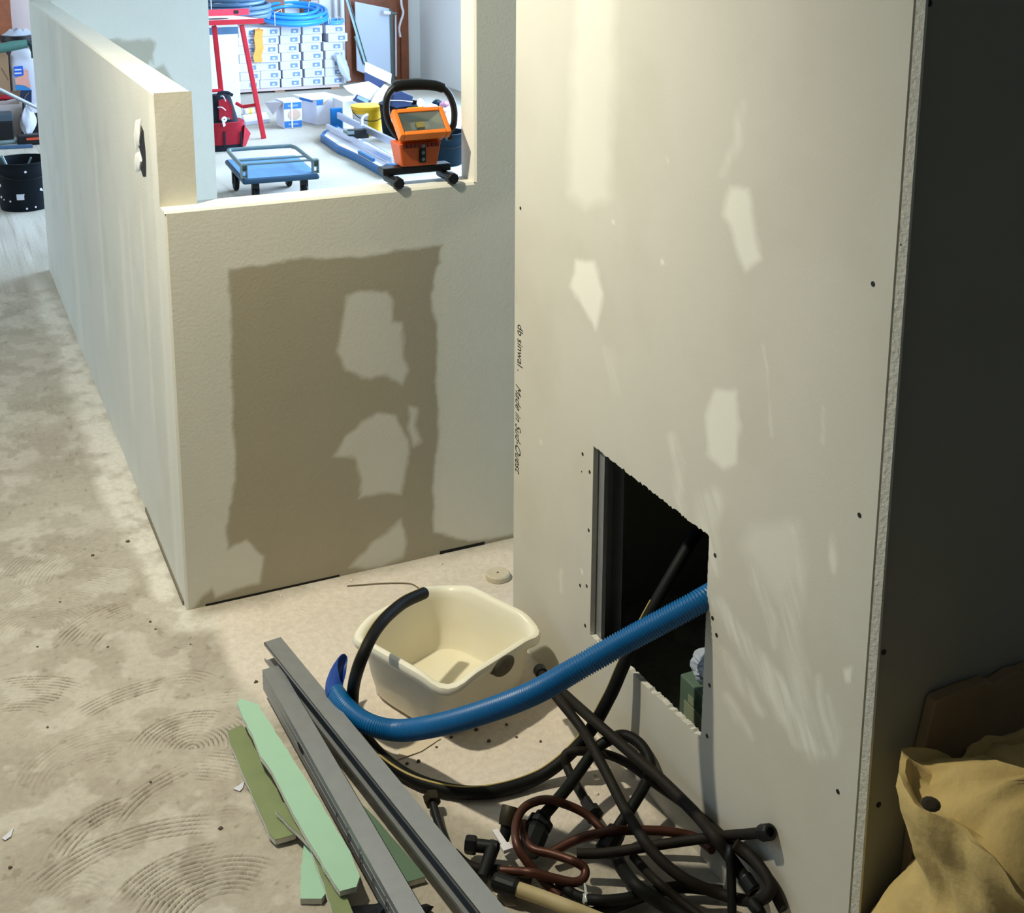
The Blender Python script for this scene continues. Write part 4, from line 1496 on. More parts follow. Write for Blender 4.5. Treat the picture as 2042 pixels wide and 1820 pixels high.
mb = MB()
yw = FY - .06
slab(800, 815, yw, 0.001, 2.1, .059, mb)
slab(690, 702, yw, 0.001, 2.1, .059, mb)
slab(702, 800, yw + .03, 0.001, 2.1, .028, mb)
d1 = struct('door_1', mb, brownwood)
mb = slab(712, 792, yw + .022, .95, 1.95, .006)
mb.build('door_panel', mat('mauve_panel', (128, 92, 92), .6), d1)
mb = MB()
slab(528, 570, yw, 0.001, 2.1, .059, mb)
slab(601, 623, yw, 0.001, 2.1, .059, mb)
struct('door_2', mb, brownwood)
mb = slab(570, 601, yw + .02, 0.001, 2.1, .038)
struct('trim_3', mb, whitepaint)
mb = slab(-40, 27, yw, 0.001, 2.1, .059)
struct('door_3', mb, brownwood)
mb = slab(815, 843, FY - .012, 0.001, CH, .011)
slab(639, 690, FY - .012, 0.001, CH, .011, mb)
struct('trim_4', mb, whitepaint)
for k, (u, nm) in enumerate(((668, 'left-hand white pipe running up the far wall'), (682, 'right-hand white pipe running up the far wall'))):
    x = X(u, 20, FY - .05)
    root = thing('wall_pipe', nm + ' above the tile boxes', 'pipe', (x, FY - .06, .001))
    MB().tube([(x, FY - .06, .001), (x, FY - .06, 2.4)], .019 if k == 0 else .024, 12, smooth=False).build('pipe_run', whitepvc, root, smooth=True)
    MB().box(x - .03, x + .03, FY - .05, FY - .0125, 1.5, 1.53).build('pipe_bracket', greymetal, root)
# white cable hanging by the door frame
o = MB().tube([ony(799, -8, 9.6), ony(801, 12, 9.6), ony(804, 26, 9.6), ony(798, 46, 9.6), ony(796, 58, 9.6), ony(798, 74, 9.6)], .013, 10).build('cable', whitepvc, smooth=True, org=ony(800, 30, 9.6))
tag(o, 'white cable dangling in front of the brown door frame', 'cable')

# ---- leaning radiator
yl, yr = 9.58, 9.46
tl_, tr_, br_, bl_ = ony(707, 3, yl), ony(776, 17, yr), ony(780, 168, yr), ony(711, 141, yl)
n_ = np.cross(tr_ - tl_, bl_ - tl_)
n_ /= np.linalg.norm(n_)
n_ = n_ if n_[1] > 0 else -n_
root = thing('radiator', 'pale blue-white panel radiator leaning in front of the brown door', 'radiator', (bl_ + br_) / 2)
MB().prism([tl_, tr_, br_, bl_], n_ * .03).build('front_panel', radwhite, root, bevel=.01)
q0, q1 = ony(783, 22, yr + .03), ony(787, 160, yr + .03)
MB().prism([tr_ + n_ * .032, q0 + n_ * .03, q1 + n_ * .03, br_ + n_ * .032], n_ * .05).build('side_fins', greymetal, root)
MB().tube([ony(764, 25, yr - .04), ony(778, 26, yr - .04)], [.026, .02], 14, smooth=False).build('valve_knob', whitepvc, root, smooth=True)
MB().tube([ony(778, 26, yr - .04), ony(790, 27, yr - .03)], .013, 10, smooth=False).build('valve_body', greymetal, root, smooth=True)
MB().tube([ony(789, 30, yr - .01), ony(790, 152, yr - .01)], .010, 8, smooth=False).build('riser_pipe', alu, root, smooth=True)
# leaning profiles
for a, b, nm in (((689, -12), (729, 126), 'long thin metal profile leaning across the radiator'), ((709, 72), (727, 132), 'shorter metal profile leaning below the long one')):
    p, q = ony(*a, 9.42), ony(*b, 9.28 if a[1] < 0 else 9.30)
    d = (q - p) / np.linalg.norm(q - p)
    sd = np.cross(d, (0, 1, 0))
    sd /= np.linalg.norm(sd)
    root = thing('metal_profile', nm, 'metal profile', q)
    mb = MB()
    mb.obox((p + q) / 2, (q - p) / 2, sd * .016, np.cross(d, sd) * .0015)
    mb.build('web', greymetal, root)
    mb = MB()
    mb.obox((p + q) / 2 + sd * .0148 + np.cross(d, sd) * .012, (q - p) / 2, sd * .0012, np.cross(d, sd) * .010)
    mb.build('flange', greymetal, root)

# ---- pallet and stack of tile boxes
ys0 = 9.30
cols = [431, 475, 516, 558, 602, 645, 690]
zp = .045
root = thing('pallet', 'pale pinkish slab under the stack of tile boxes', 'pallet', (2.8, 9.45, .001))
mb = MB()
mb.box(X(425, 180, ys0), X(676, 180, ys0), ys0 - .02, ys0 + .40, .021, zp)
mb.build('deck', pinkplaster, root)
mb = MB()
for u in (440, 548, 660):
    x = X(u, 180, ys0)
    mb.box(x, x + .10, ys0 - .01, ys0 + .39, .001, .0208)
mb.build('bearers', cardboard, root)
rows = 7
rh = .0855
ordn = ['leftmost', 'second from the left', 'third from the left', 'third from the right', 'second from the right', 'rightmost']
rown = ['bottom row', 'second row up', 'third row up', 'fourth row up', 'fifth row up', 'second row down', 'top row']
proto = None
rj = random.Random(21)
bw = (X(690, 120, ys0) - X(431, 120, ys0)) / 6
for r in range(rows):
    for c in range(6):
        x0, x1 = X(cols[c], 120, ys0), X(cols[c + 1], 120, ys0)
        jx = (.0, .012, -.006, .010, -.010, .006, .014)[r] + rj.uniform(-.003, .003) - (.012 if c == 5 and r in (0, 1) else 0) + (.035 if c == 5 and r == 5 else 0)
        jy = rj.uniform(-.012, .016)
        loc = ((x0 + x1) / 2 + jx, ys0 + .17 + jy, zp + .0008 + r * (rh + .0012))
        lab = 'white tile box in the %s of the stack, %s' % (rown[r], ordn[c])
        if proto is None:
            proto = thing('tile_box', lab, 'box', loc, 'white tile boxes stacked on the pallet')
            W0 = np.array(loc)
            bx = MB()
            bx.box(W0[0] - bw / 2 + .009, W0[0] + bw / 2 - .009, W0[1] - .17, W0[1] + .17, W0[2], W0[2] + rh)
            bx.build('carton', boxwhite, proto, bevel=.004)
            lb = MB()
            lb.box(W0[0] + .0, W0[0] + .075, W0[1] - .1716, W0[1] - .1702, W0[2] + .020, W0[2] + .062)
            lo_ = lb.build('label', labelgrey, proto)
            MB().box(W0[0] + .022, W0[0] + .048, W0[1] - .1724, W0[1] - .1716, W0[2] + .028, W0[2] + .046).build('label_mark', boxwhite, lo_)
        else:
            k = dup(proto, loc, lab, rz=rj.uniform(-.006, .006))
ztop = zp + rows * (rh + .0012) + .001
# torn film hanging at the right end of the stack
lo = []
for j in range(10):
    t = j / 9
    cpt = ony(672 + 24 * t, 108 + 52 * t, ys0 - .05 - .04 * t)
    r = .030 + .012 * math.sin(4 * t)
    lo.append([cpt + np.array([r * (1 + .4 * math.sin(3 * a + 5 * t)) * math.cos(a), .02 * math.sin(a), .5 * r * math.sin(a + 1.2)]) for a in np.linspace(0, 2 * PI, 14, endpoint=False)])
p = ony(685, 150, ys0 - .06)
tag(MB().loops(lo).build('wrapping_film', greyfilm, org=p, fix=True, smooth=True), 'crumpled grey wrapping film hanging off the right end of the tile boxes', 'plastic film')
# orange strap over the front of the stack
mb = MB()
lo = []
for u, v, d in ((516, 57, .02), (517, 62, -.045), (515, 78, -.04), (518, 96, -.045), (513, 112, -.04), (516, 124, -.045)):
    p = ony(u, v, ys0 - .01 + d)
    lo.append([p + np.array([sx * .042, sy * .0012, .0]) for sx, sy in ((-1, -1), (1, -1), (1, 1), (-1, 1))])
mb.loops(lo)
tag(mb.build('strap', orangeband, org=ony(516, 90, ys0 - .05), fix=True), 'orange strap hanging down the front of the tile boxes', 'strap')


# ---- coils
def coil(name, label, c, R0_, rt, turns, h, m, inner=.75, tail=None):
    pts = []
    N = turns * 26
    for i in range(N + 1):
        t = i / N
        a = 2 * PI * turns * t
        k = R0_ * (inner + (1 - inner) * (0.5 + .5 * math.sin(a * .37 + 1)))
        if t < .45:
            k = R0_ * (1 - .04 * math.sin(a * .5))
        pts.append((c[0] + k * math.cos(a), c[1] + k * math.sin(a), c[2] + rt + h * t + .01 * math.sin(a + .6)))
    if tail:
        pts += tail
    root = thing(name, label, 'coil', c)
    MB().tube(pts, rt, 8, smooth=False).build('tube', m, root, smooth=True)
    for a in (.6, 3.9):
        q = [(c[0] + R0_ * k * math.cos(a), c[1] + R0_ * k * math.sin(a), c[2] + z) for k, z in ((.70, .01), (1.07, .01), (1.09, h + .03), (.72, h + .045), (.68, .03))]
        MB().tube(q, .004, 6, smooth=False).build('binding_tie', whitepvc, root)
    return root


yc_ = ys0 + .14
c1 = np.array([X(586, 45, yc_), yc_, ztop])
coil('tube_coil', 'big coil of bright blue tube lying on the tile boxes', c1 + np.array([0, 0, .05]), .335, .0165, 7, .105, coilblue, .72).rotation_euler = (.14, 0, 0)
c2 = np.array([X(668, 55, yc_ - .1), yc_ - .06, ztop])
coil('tube_coil', 'small pale blue coil of tube at the right end of the tile boxes', c2, .095, .011, 3, .03, mat('pale_blue_tube', (96, 168, 220), .4), .9)

# ---- red trestle table
yt = 6.75
zt2 = Z(482, 44, yt)
xr_ = X(522, 42, yt)
root = thing('trestle_table', 'white-topped table on slanting red legs', 'table', (xr_ - .3, yt + .25, .001))
mb = MB()
yb2 = yt + .55
mb.prism([(xr_, yt, zt2), (xr_ - .16, yb2, zt2), (xr_ - .85, yb2, zt2), (xr_ - .85, yt, zt2)], (0, 0, .02))
top = mb.build('table_top', mat('white_laminate', (226, 222, 222), .5, var=.03), root)
mb = MB()
mb.box(xr_ - .85, xr_, yt - .016, yt - .0005, zt2 - .016, zt2 + .022)
mb.prism([(xr_ + .0005, yt - .016, zt2 - .016), (xr_ + .014, yt - .016, zt2 - .016), (xr_ - .146, yb2, zt2 - .016), (xr_ - .16, yb2, zt2 - .016)], (0, 0, .038))
mb.build('rail', redpaint, root, fix=True)
MB().loops([[(X(427, 34, yt + .2) + .10 * math.cos(a), yt + .13 + .06 * math.sin(a), zt2 + h) for a in np.linspace(0, 2 * PI, 20, endpoint=False)] for h in (.0202, .0212)]).build('round_hole', mat('hole_dark', (16, 18, 18), .9), top, fix=True)
foot = onz(526, 276, .001)
for a, b in ((ony(482, 50, yt + .03), foot), (ony(427, 52, yt + .10), onz(450, 268, .001))):
    d = (b - a) / np.linalg.norm(b - a)
    s1 = np.cross(d, (0, 1, 0)); s1 /= np.linalg.norm(s1)
    s2 = np.cross(d, s1)
    MB().obox((a + b) / 2, (b - a) / 2, s1 * .018, s2 * .018).build('leg', redpaint, root, bevel=.004)
for a, b in ((ony(509, 209, yt + .06), ony(484, 213, yt + .10)), (ony(484, 213, yt + .10), ony(470, 205, yt + .12)), (ony(440, 180, yt + .10), ony(405, 182, yt + .10))):
    MB().tube([a, b], .014, 10, smooth=False).build('brace', redpaint, root)
# things on the table
p0, p1 = ony(424, 17, yt + .42), ony(490, 16, yt + .44)
root = thing('spirit_level', 'red spirit level lying on the white table top', 'spirit level', ((p0[0] + p1[0]) / 2, yt + .42, zt2 + .0205))
zl = zt2 + .0205
MB().box(p0[0] - .1, p1[0] + .02, yt + .41, yt + .435, zl, zl + .05).build('beam', mat('level_red', (226, 52, 70), .4), root, bevel=.002)
MB().box(X(466, 16, yt + .4), X(476, 16, yt + .4), yt + .4085, yt + .4098, zl + .012, zl + .04).build('vial', blackplastic, root)
cx_ = X(470, 10, yt + .75)
coil('tube_coil', 'grey-blue coil of hose hanging behind the white table at the top', np.array([cx_ + .02, yt + .92, zt2 - .07]), .30, .019, 5, .19, greyblue, .8)
# a crate that carries the coil
root = thing('crate', 'dark crate under the grey-blue coil behind the table', 'crate', (cx_ + .02, yt + .92, .001))
x0_, x1_ = cx_ - .27, cx_ + .0
MB().box(x0_, x1_, yt + .72, yt + 1.18, .001, zt2 - .072).build('crate_body', boxwhite, root, bevel=.004)
MB().box(x0_ - .002, x1_ + .002, yt + .718, yt + .72, zt2 - .16, zt2 - .10).build('crate_band', greyblue, root)

# ---- red tool bag
yg = 6.36
x0, x1 = X(418, 290, yg), X(490, 290, yg)
zt3 = Z(455, 188, yg + .1)
root = thing('tool_bag', 'red and black tool bag full of tools beside the red table leg', 'tool bag', ((x0 + x1) / 2, yg + .12, .001))


def tray(x0, x1, y0, y1, z0, z1, grow=0.0, n=28, e=4):
    lo = []
    for z, g in ((z0, 0), ((z0 + z1) / 2, grow / 2), (z1, grow)):
        row = []
        for k in range(n):
            a = 2 * PI * k / n
            c, s = math.cos(a), math.sin(a)
            r = 1 / (abs(c) ** e + abs(s) ** e) ** (1 / e)
            row.append(((x0 + x1) / 2 + ((x1 - x0) / 2 + g) * r * c, (y0 + y1) / 2 + ((y1 - y0) / 2 + g) * r * s, z))
        lo.append(row)
    return MB().loops(lo)


tray(x0, x1, yg, yg + .24, .001, .05, .004).build('base', blackcloth, root, smooth=True)
tray(x0, x1, yg - .004, yg + .24, .0505, Z(455, 245, yg), .012).build('pocket_band', redcloth, root, smooth=True)
zz0 = Z(455, 245, yg)
tray(x0 + .01, x1 - .03, yg + .02, yg + .23, zz0 + .0005, zt3, -.05).build('upper_body', blackcloth, root, smooth=True)
MB().prism([ony(437, 240, yg + .012), ony(464, 238, yg + .012), ony(463, 212, yg + .02), ony(452, 196, yg + .03), ony(436, 200, yg + .03)], (0, .006, 0)).build('front_panel', redcloth, root)
for k in range(2):
    u = 447 + 34 * k
    MB().prism([ony(u - 2, 262, yg - .012), ony(u + 2, 262, yg - .012), ony(u + 3, 293, yg - .012), ony(u - 1, 293, yg - .012)], (0, -.004, 0)).build('pocket_seam', blackcloth, root)
MB().prism([ony(488, 250, yg - .01), ony(500, 266, yg + .06), ony(490, 292, yg + .02), ony(484, 292, yg - .01)], (0, .06, 0)).build('side_pocket', redcloth, root)
MB().tube([ony(432, 196, yg + .1), ony(437, 186, yg + .1), ony(452, 184, yg + .1), ony(464, 190, yg + .1)], .012, 8).build('carry_handle', blackcloth, root, smooth=True)
p = ony(447, 238, yg - .02)
t_ = thing('tape_gun', 'white and grey hand tool stuck in the red tool bag pocket', 'hand tool', p)
MB().lathe([(.006, -.008), (.020, -.008), (.022, 0), (.020, .008), (.006, .008), (.006, -.008)], p, 16, axis=(0, 1, 0)).build('head', whitepvc, t_, fix=True)
MB().obox(p + np.array([.022, 0, .004]), (.018, 0, 0), (0, .007, 0), (0, 0, .008)).build('nose', greymetal, t_, bevel=.002)
MB().obox(p + np.array([-.004, 0, -.034]), (.009, 0, .004), (0, .007, 0), (-.003, 0, .018)).build('grip', whitepvc, t_, bevel=.002)
for k, (a, b) in enumerate((((440, 192), (450, 202)), ((434, 214), (450, 220)))):
    o = MB().tube([ony(a[0], a[1], yg + .005), ony((a[0] + b[0]) / 2, a[1], yg + .0), ony(*b, yg + .005)], .0045, 8).build('wrench', alu, org=ony(*a, yg), smooth=True)
    tag(o, 'bright hook of a wrench, %s of the two in the red tool bag' % ('upper' if k == 0 else 'lower'), 'wrench')
# white offcut and small clutter behind the bag
MB_ = MB().prism([onz(484, 236, .002), onz(530, 230, .002), onz(538, 244, .002), onz(490, 250, .002)], (0, 0, .03))
tag(MB_.build('tile_offcut', boxwhite, org=onz(510, 240, 0)), 'flat white box lid on the floor between the red leg and the opened carton', 'box lid')
root = thing('glue_tube', 'small yellow-labelled tube on the floor left of the opened carton', 'tube', onz(496, 222, .001))
MB().tube([onz(487, 223, .03), onz(505, 221, .03)], [.026, .026], 12, smooth=False).build('tube_body', boxwhite, root, smooth=True)
MB().tube([onz(495, 222.1, .0302), onz(500, 221.6, .0302)], .0268, 12, smooth=False).build('tube_label', yellowlid, root, smooth=True)


# ---- opened cartons in front of the stack
def px_box(name, label, pf, zt, deep, m, thick=None):
    """carton whose front foot runs pf[0]-pf[1] on the floor"""
    a, b = onz(*pf[0], .001), onz(*pf[1], .001)
    d = (b - a) / np.linalg.norm(b - a)
    n = np.array([-d[1], d[0], 0])
    L = np.linalg.norm(b - a)
    root = thing(name, label, 'box', (a + b) / 2)
    MB().obox((a + b) / 2 + n * deep / 2 + np.array([0, 0, zt / 2]), d * L / 2, n * deep / 2, np.array([0, 0, zt / 2])).build('carton', m, root, bevel=.004)
    return root, a, b, d, n, L


root, a, b, d, n, L = px_box('opened_carton', 'white carton with blue bands and a beige round print, open flap on its left', ((567, 257), (603, 254)), .225, .2, boxwhite)
up = np.array([0, 0, 1.0])
e = -n * .0012
for z0, z1, m, nm in ((.165, .218, boxblue, 'blue_band'), (.008, .062, boxblue, 'blue_band')):
    pr = MB().obox((a + b) / 2 + e + up * (z0 + z1) / 2, d * (L / 2 - .003), n * .001, up * (z1 - z0) / 2).build(nm, m, root)
    MB().obox((a + b) / 2 - n * .0028 + up * (z0 + z1) / 2, d * L * .28, n * .0006, up * .009).build('band_print', labelgrey, pr)
MB().loops([[(a + b) / 2 + d * .012 + e * k + up * .114 + d * .055 * math.cos(t) + up * .046 * math.sin(t) for t in np.linspace(0, 2 * PI, 24, endpoint=False)] for k in (.4, 1.8)]).build('round_print', photoprint, root, fix=True)
MB().obox((a + b) / 2 - d * .010 - n * .0035 + up * .112, d * .006, n * .0006, up * .108).build('strap', whitepvc, root)
MB().prism([a + up * .22 + n * .02, a + up * .22 + n * .19, a - d * .10 + up * .20 + n * .20, a - d * .085 + up * .12 + n * .03], d * .004 + up * .004).build('open_flap', mat('card_in_shade', (176, 172, 176), .8), root)  # flap greyed: shade on the carton's left side painted into the colour
MB().prism([a + up * .2255, b + up * .2255, b + n * .2 + up * .2265, a + n * .2 + up * .2265], up * .004).build('top_flap', boxwhite, root)
root, a, b, d, n, L = px_box('opened_carton', 'white carton with a torn corner and blue edge, right of the banded carton', ((632, 250), (684, 244)), .22, .26, boxwhite)
MB().obox(a + d * .035 - n * .0012 + up * .195, d * .033, n * .001, up * .023).build('blue_band', boxblue, root)
MB().prism([a + up * .17 + d * .055 - n * .0025, a + up * .19 + d * .062 - n * .0025, a + up * .215 + d * .12 - n * .004, a + up * .20 + d * .11 - n * .004, a + up * .178 + d * .085 - n * .003], -n * .002).build('torn_flap', photoprint, root)
MB().prism([a + up * .2205, b + up * .2205, b + n * .30 + up * .226, a + n * .30 - d * .06 + up * .232, a - d * .05 + up * .222], up * .004).build('top_flap', boxwhite, root)
MB().prism([a - d * .062 + up * .205 + n * .18, a - d * .002 + up * .19 + n * .06, a - d * .002 + up * .214 + n * .06, a - d * .062 + up * .226 + n * .18], -d * .002 - n * .002).build('blue_flap_edge', boxblue, root)
MB().obox((a + b) / 2 + d * .05 - n * .0012 + up * .05, d * .045, n * .001, up * .004).build('small_print', labelgrey, root)
# third carton, tipped open
y3 = 6.95
ctr = ony(728, 205, y3)
root = thing('opened_carton', 'open white carton with navy bands, flaps up, behind the yellow bucket', 'box', (ctr[0], y3 + .1, .001))
x0, x1 = X(684, 250, y3), X(762, 250, y3)
zt4 = Z(720, 200, y3)
MB().box(x0, x1, y3, y3 + .28, .001, zt4).build('carton', mat('plain_white_card', (206, 208, 212), .8), root, bevel=.004)  # carton body in a white close to that of its flaps
def quadp(name, px, y, m, parent, th=(0, .004, 0), ys=None):
    P_ = [ony(u, v, y + (ys[i] if ys else 0)) for i, (u, v) in enumerate(px)]
    return MB().prism(P_, th).build(name, m, parent)
f1 = quadp('raised_flap', [(729, 123), (781, 147), (779, 168), (727, 143)], y3 - .02, boxwhite, root)
quadp('navy_band', [(727, 143), (769, 165), (757, 181), (727, 160)], y3 - .022, boxnavy, f1)
f2 = quadp('front_flap', [(684, 171), (735, 162), (766, 180), (748, 205), (714, 193), (694, 182)], y3 - .035, boxwhite, root)
quadp('navy_band', [(712, 188), (740, 201), (734, 213), (703, 200)], y3 - .06, boxnavy, f2)
quadp('cream_flap', [(766, 168), (775, 172), (750, 220), (736, 212), (748, 188)], y3 - .065, mat('cream_card', (222, 212, 176), .8), f2)
quadp('band_print', [(714, 190), (736, 200), (733, 206), (711, 196)], y3 - .0625, labelgrey, f2)

# ---- buckets
def bucket(name, label, u, vb, vt, wpx, m, lid=None, band=None, stuff=None, cat='bucket', taper=.84):
    c = onz(u, vb, 0)
    dist = (c - CAM) @ R[2]
    r = wpx / 2 * dist / FPX
    c = c + np.array([0.4, .9, 0]) * r * .9
    h = Z(u, vt, c[1])
    root = thing(name, label, cat, (c[0], c[1], .001))
    pr = [(0, 0), (r * taper, 0), (r * taper + .003, .01), (r, h - .012), (r + .008, h - .012), (r + .008, h), (r - .004, h)]
    if not lid:
        pr += [(r - .006, h - .02), (r * taper - .002, .02), (0, .02)]
    else:
        pr += [(0, h)]
    MB().lathe(pr, (c[0], c[1], .001), 30).build('bucket_body', m, root, smooth=True, fix=True)
    if lid:
        MB().lathe([(0, h + .0005), (r + .010, h + .0005), (r + .011, h + .012), (r - .01, h + .016), (0, h + .012)], (c[0], c[1], .001), 30).build('lid', lid, root, smooth=True, fix=True)
    if band:
        lo = []
        z0, z1, mm, a0, a1 = band
        rz_ = lambda z: r * taper + (r - r * taper) * z / h + .0035
        mb = MB()
        A = np.linspace(a0, a1, 20)
        for z in np.linspace(z0 * h, z1 * h, 3):
            lo.append([(c[0] + rz_(z) * math.cos(t), c[1] + rz_(z) * math.sin(t), z) for t in A] + [(c[0] + (rz_(z) - .0015) * math.cos(t), c[1] + (rz_(z) - .0015) * math.sin(t), z) for t in A[::-1]])
        mb.loops(lo)
        mb.build('label', mm, root, fix=True)
    hp_ = [(c[0] + (r + .012) * math.cos(t), c[1] + (r + .012) * math.sin(t) * .9 - .01, h - .008 - .09 * math.sin(t - PI)) for t in np.linspace(PI * 1.02, PI * 1.98, 14)]
    MB().tube(hp_, .0035, 6).build('bail_handle', darkmetal, root, smooth=True)
    return root, c, r, h


root, c, r, h = bucket('bucket', 'yellow lidded bucket beside the blue tile cutter', 731, 272, 213, 62, yellowlid, lid=mat('lid_yellow', (232, 170, 24), .5), band=(.08, .80, mat('bucket_label_white', (214, 214, 208), .6), PI * 1.02, PI * 1.40))
bucket('bucket', 'dusty black tub behind the orange work lamp, left side', 797, 283, 205, 84, dirtybucket)
rt2, ct2, r2, h2 = bucket('bucket', 'dark teal bucket behind the orange work lamp, right side', 884, 334, 262, 86, tealbucket)
# things in and over the tubs
p = ony(816, 203, 5.9)
root = thing('power_pack', 'dark navy case sticking out of the dusty tub', 'case', p - np.array([0, 0, .06]))
MB().prism([ony(785, 190, 5.9), ony(802, 182, 5.9), ony(824, 192, 5.9), ony(821, 210, 5.9), ony(790, 216, 5.9), ony(781, 208, 5.9)], (0, .1, 0)).build('case_body', boxnavy, root, bevel=.004)
MB().tube([ony(778, 200, 5.89), ony(800, 200.5, 5.89), ony(823, 203, 5.89)], .0035, 6).build('white_cord', whitepvc, root)
p = ony(889, 234, 5.25)
root = thing('white_bottle', 'white bottle standing in the dark teal bucket', 'bottle', p)
MB().lathe([(0, 0), (.024, 0), (.026, .006), (.026, .05), (.014, .066), (.012, .08), (0, .08)], p - np.array([0, 0, .045]), 18).build('bottle_body', whitepvc, root, smooth=True, fix=True)
MB().lathe([(0, 0), (.014, 0), (.014, .014), (0, .014)], p + np.array([0, 0, .0355]), 14).build('cap', boxwhite, root, smooth=True, fix=True)


def lump(name, label, cat, u, v, y, rx, rz, m, seed=0, ry=None):
    p = ony(u, v, y)
    lo = []
    for j in range(9):
        t = j / 8
        k = max(.12, math.sin(PI * (.06 + .88 * t)))
        lo.append([p + np.array([rx * k * (1 + .22 * math.sin(3 * a + seed + 2 * t)) * math.cos(a), (ry or rx * .6) * k * math.sin(a), rz * (2 * t - 1) + .15 * rz * math.sin(4 * a + seed)]) for a in np.linspace(0, 2 * PI, 16, endpoint=False)])
    return tag(MB().loops(lo).build(name, m, org=p, smooth=True, fix=True), label, cat)


yl_ = 5.85
zl_ = Z(850, 222, yl_)
xa, xb = X(826, 222, yl_), X(900, 222, yl_)
root = thing('rubble_sack', 'pale full sack standing behind the teal bucket under small clutter', 'sack', ((xa + xb) / 2, yl_ + .1, .001))
tray(xa, xb, yl_, yl_ + .22, .001, zl_, .006).build('sack_body', greyfilm, root, smooth=True)


def lump_on(name, label, cat, u, y, rx, rz, m, seed, z0):
    x = X(u, 210, y)
    o = lump(name, label, cat, u, 210, y, rx, rz, m, seed)
    bot = min(v.co.z for v in o.data.vertices)
    o.location = (o.location[0], o.location[1], z0 - bot + .001)
    return o


lump_on('white_rag', 'crumpled white rag on the pale sack behind the lamp handle', 'rag', 858, yl_ + .05, .052, .022, boxwhite, 1, zl_)
lump_on('white_sponge', 'white block on the pale sack, right beside the navy case', 'sponge', 838, yl_ + .16, .030, .034, whitepvc, 2, zl_)
lump_on('teal_scoop', 'teal scoop on the pale sack under the lamp handle', 'scoop', 872, yl_ + .17, .040, .026, tealbucket, 3, zl_)
lump_on('pink_rag', 'pinkish rag on the right end of the pale sack', 'rag', 889, yl_ + .13, .046, .022, mat('pink_rag_cloth', (164, 112, 124), .9), 4, zl_)
lump('plastic_sheet', 'crumpled pale plastic sheet in the dark teal bucket', 'plastic sheet', 896, 246, 5.22, .075, .028, greyfilm, 5)

# ---- blue tile cutter
A0, A1 = onz(637, 281, .001), onz(752, 347, .001)
d = (A1 - A0)
L = np.linalg.norm(d)
d /= L
nn = np.array([d[1], -d[0], 0])
nn = nn if nn[0] > 0 else -nn
B0 = onz(672, 262, .001)
wdt = abs((B0 - A0) @ nn)
wdt = max(wdt, .30)
root = thing('tile_cutter', 'blue tile cutter with two long aluminium rails on the floor', 'tile cutter', A0)
up = np.array([0, 0, 1.0])
L2 = L * 1.12
C1 = onz(806, 336, .001)
P = lambda s, w, z: (A0 * (1 - s) + (A0 + d * L2) * s) * (1 - w) + (B0 * (1 - s) + (B0 + (C1 - B0) * 1.05) * s) * w + up * z
wdt = .26
base = [P(-.02, .30, 0), P(.02, 0, 0), P(.34, -.10, 0), P(.60, .0, 0), P(1, .0, 0), P(1, 1, 0), P(0, 1, 0)]
MB().prism(base, up * .055).build('base_tray', cutterblue, root, bevel=.006)
cen = np.mean(base, 0)
MB().prism([cen + (q - cen) * .86 + up * .0555 for q in base], up * .006).build('work_surface', boxwhite, root)
MB().obox(P(.50, .42, .0925), d * L2 * .50, nn * .014, up * .0190).build('left_rail', alu, root, bevel=.003)
MB().obox(P(.50, .98, .150), d * L2 * .50, nn * .012, up * .026).build('right_rail', alu, root, bevel=.003)
MB().obox(P(.0, .98, .10), d * .016, nn * .05, up * .098).build('end_block', cutterblue, root, bevel=.004)
MB().obox(P(1.0, .98, .10), d * .016, nn * .04, up * .073).build('end_block', cutterblue, root, bevel=.004)
MB().obox(P(.42, .70, .12), d * .03, nn * wdt * .30, up * .035).build('cutting_carriage', blackplastic, root, bevel=.005)
MB().obox(P(.36, .42, .135), d * .055, nn * .028, up * .012).build('carriage_slide', greymetal, root, bevel=.003)
MB().tube([P(.42, .9, .16), P(.40, 1.0, .215), P(.40, 1.25, .225)], [.014, .012, .016], 10).build('lever', alu, root, smooth=True)
MB().obox(P(.72, .08, .075), d * .16, nn * .012, up * .012).build('side_grip', cutterblue, root, bevel=.003)

# ---- platform trolley
zd = .19
q = [onz(495, 358, zd), onz(645, 346, zd), onz(584, 309, zd), onz(438, 318, zd)]
cx4 = np.mean(q, 0)
ex = ((q[1] - q[0]) + (q[2] - q[3])) / 2
ey = ((q[3] - q[0]) + (q[2] - q[1])) / 2
lx, ly = np.linalg.norm(ex), np.linalg.norm(ey)
ex /= lx
ey = np.array([-ex[1], ex[0], 0])
root = thing('platform_trolley', 'blue platform trolley with its handle folded flat over the deck', 'trolley', (cx4[0], cx4[1], .001))
T = lambda a, b, z: cx4 * np.array([1, 1, 0]) + ex * a * lx / 2 + ey * b * ly / 2 + np.array([0, 0, z])
mb = MB()
mb.obox(T(0, 0, zd - .018), ex * lx / 2, ey * ly / 2, up * .016)
mb.build('deck_frame', mat('trolley_frame_dark', (30, 62, 84), .5), root, bevel=.012)
mb = MB()
mb.obox(T(0, 0, zd), ex * lx * .47, ey * ly * .47, up * .0015)
mb.build('deck_mat', trolleyblue, root)
hb = .045
hz = zd + .062
MB().tube([T(-.93, -.86, hz), T(-.94, -.2, hz + .001), T(-.94, .62, hz + .004), T(-.90, .82, hz + .004), T(-.74, .93, hz + .004), T(.68, .93, hz + .004), T(.85, .82, hz + .004), T(.91, .62, hz + .004), T(.93, -.2, hz + .001), T(.94, -.86, hz)], .0135, 12).build('handle', greymetal, root, smooth=True)
for bpos in (-.55, -.15):
    MB().tube([T(-.93, bpos, hz), T(.93, bpos, hz)], .007, 8, smooth=False).build('handle_crossbar', greymetal, root)
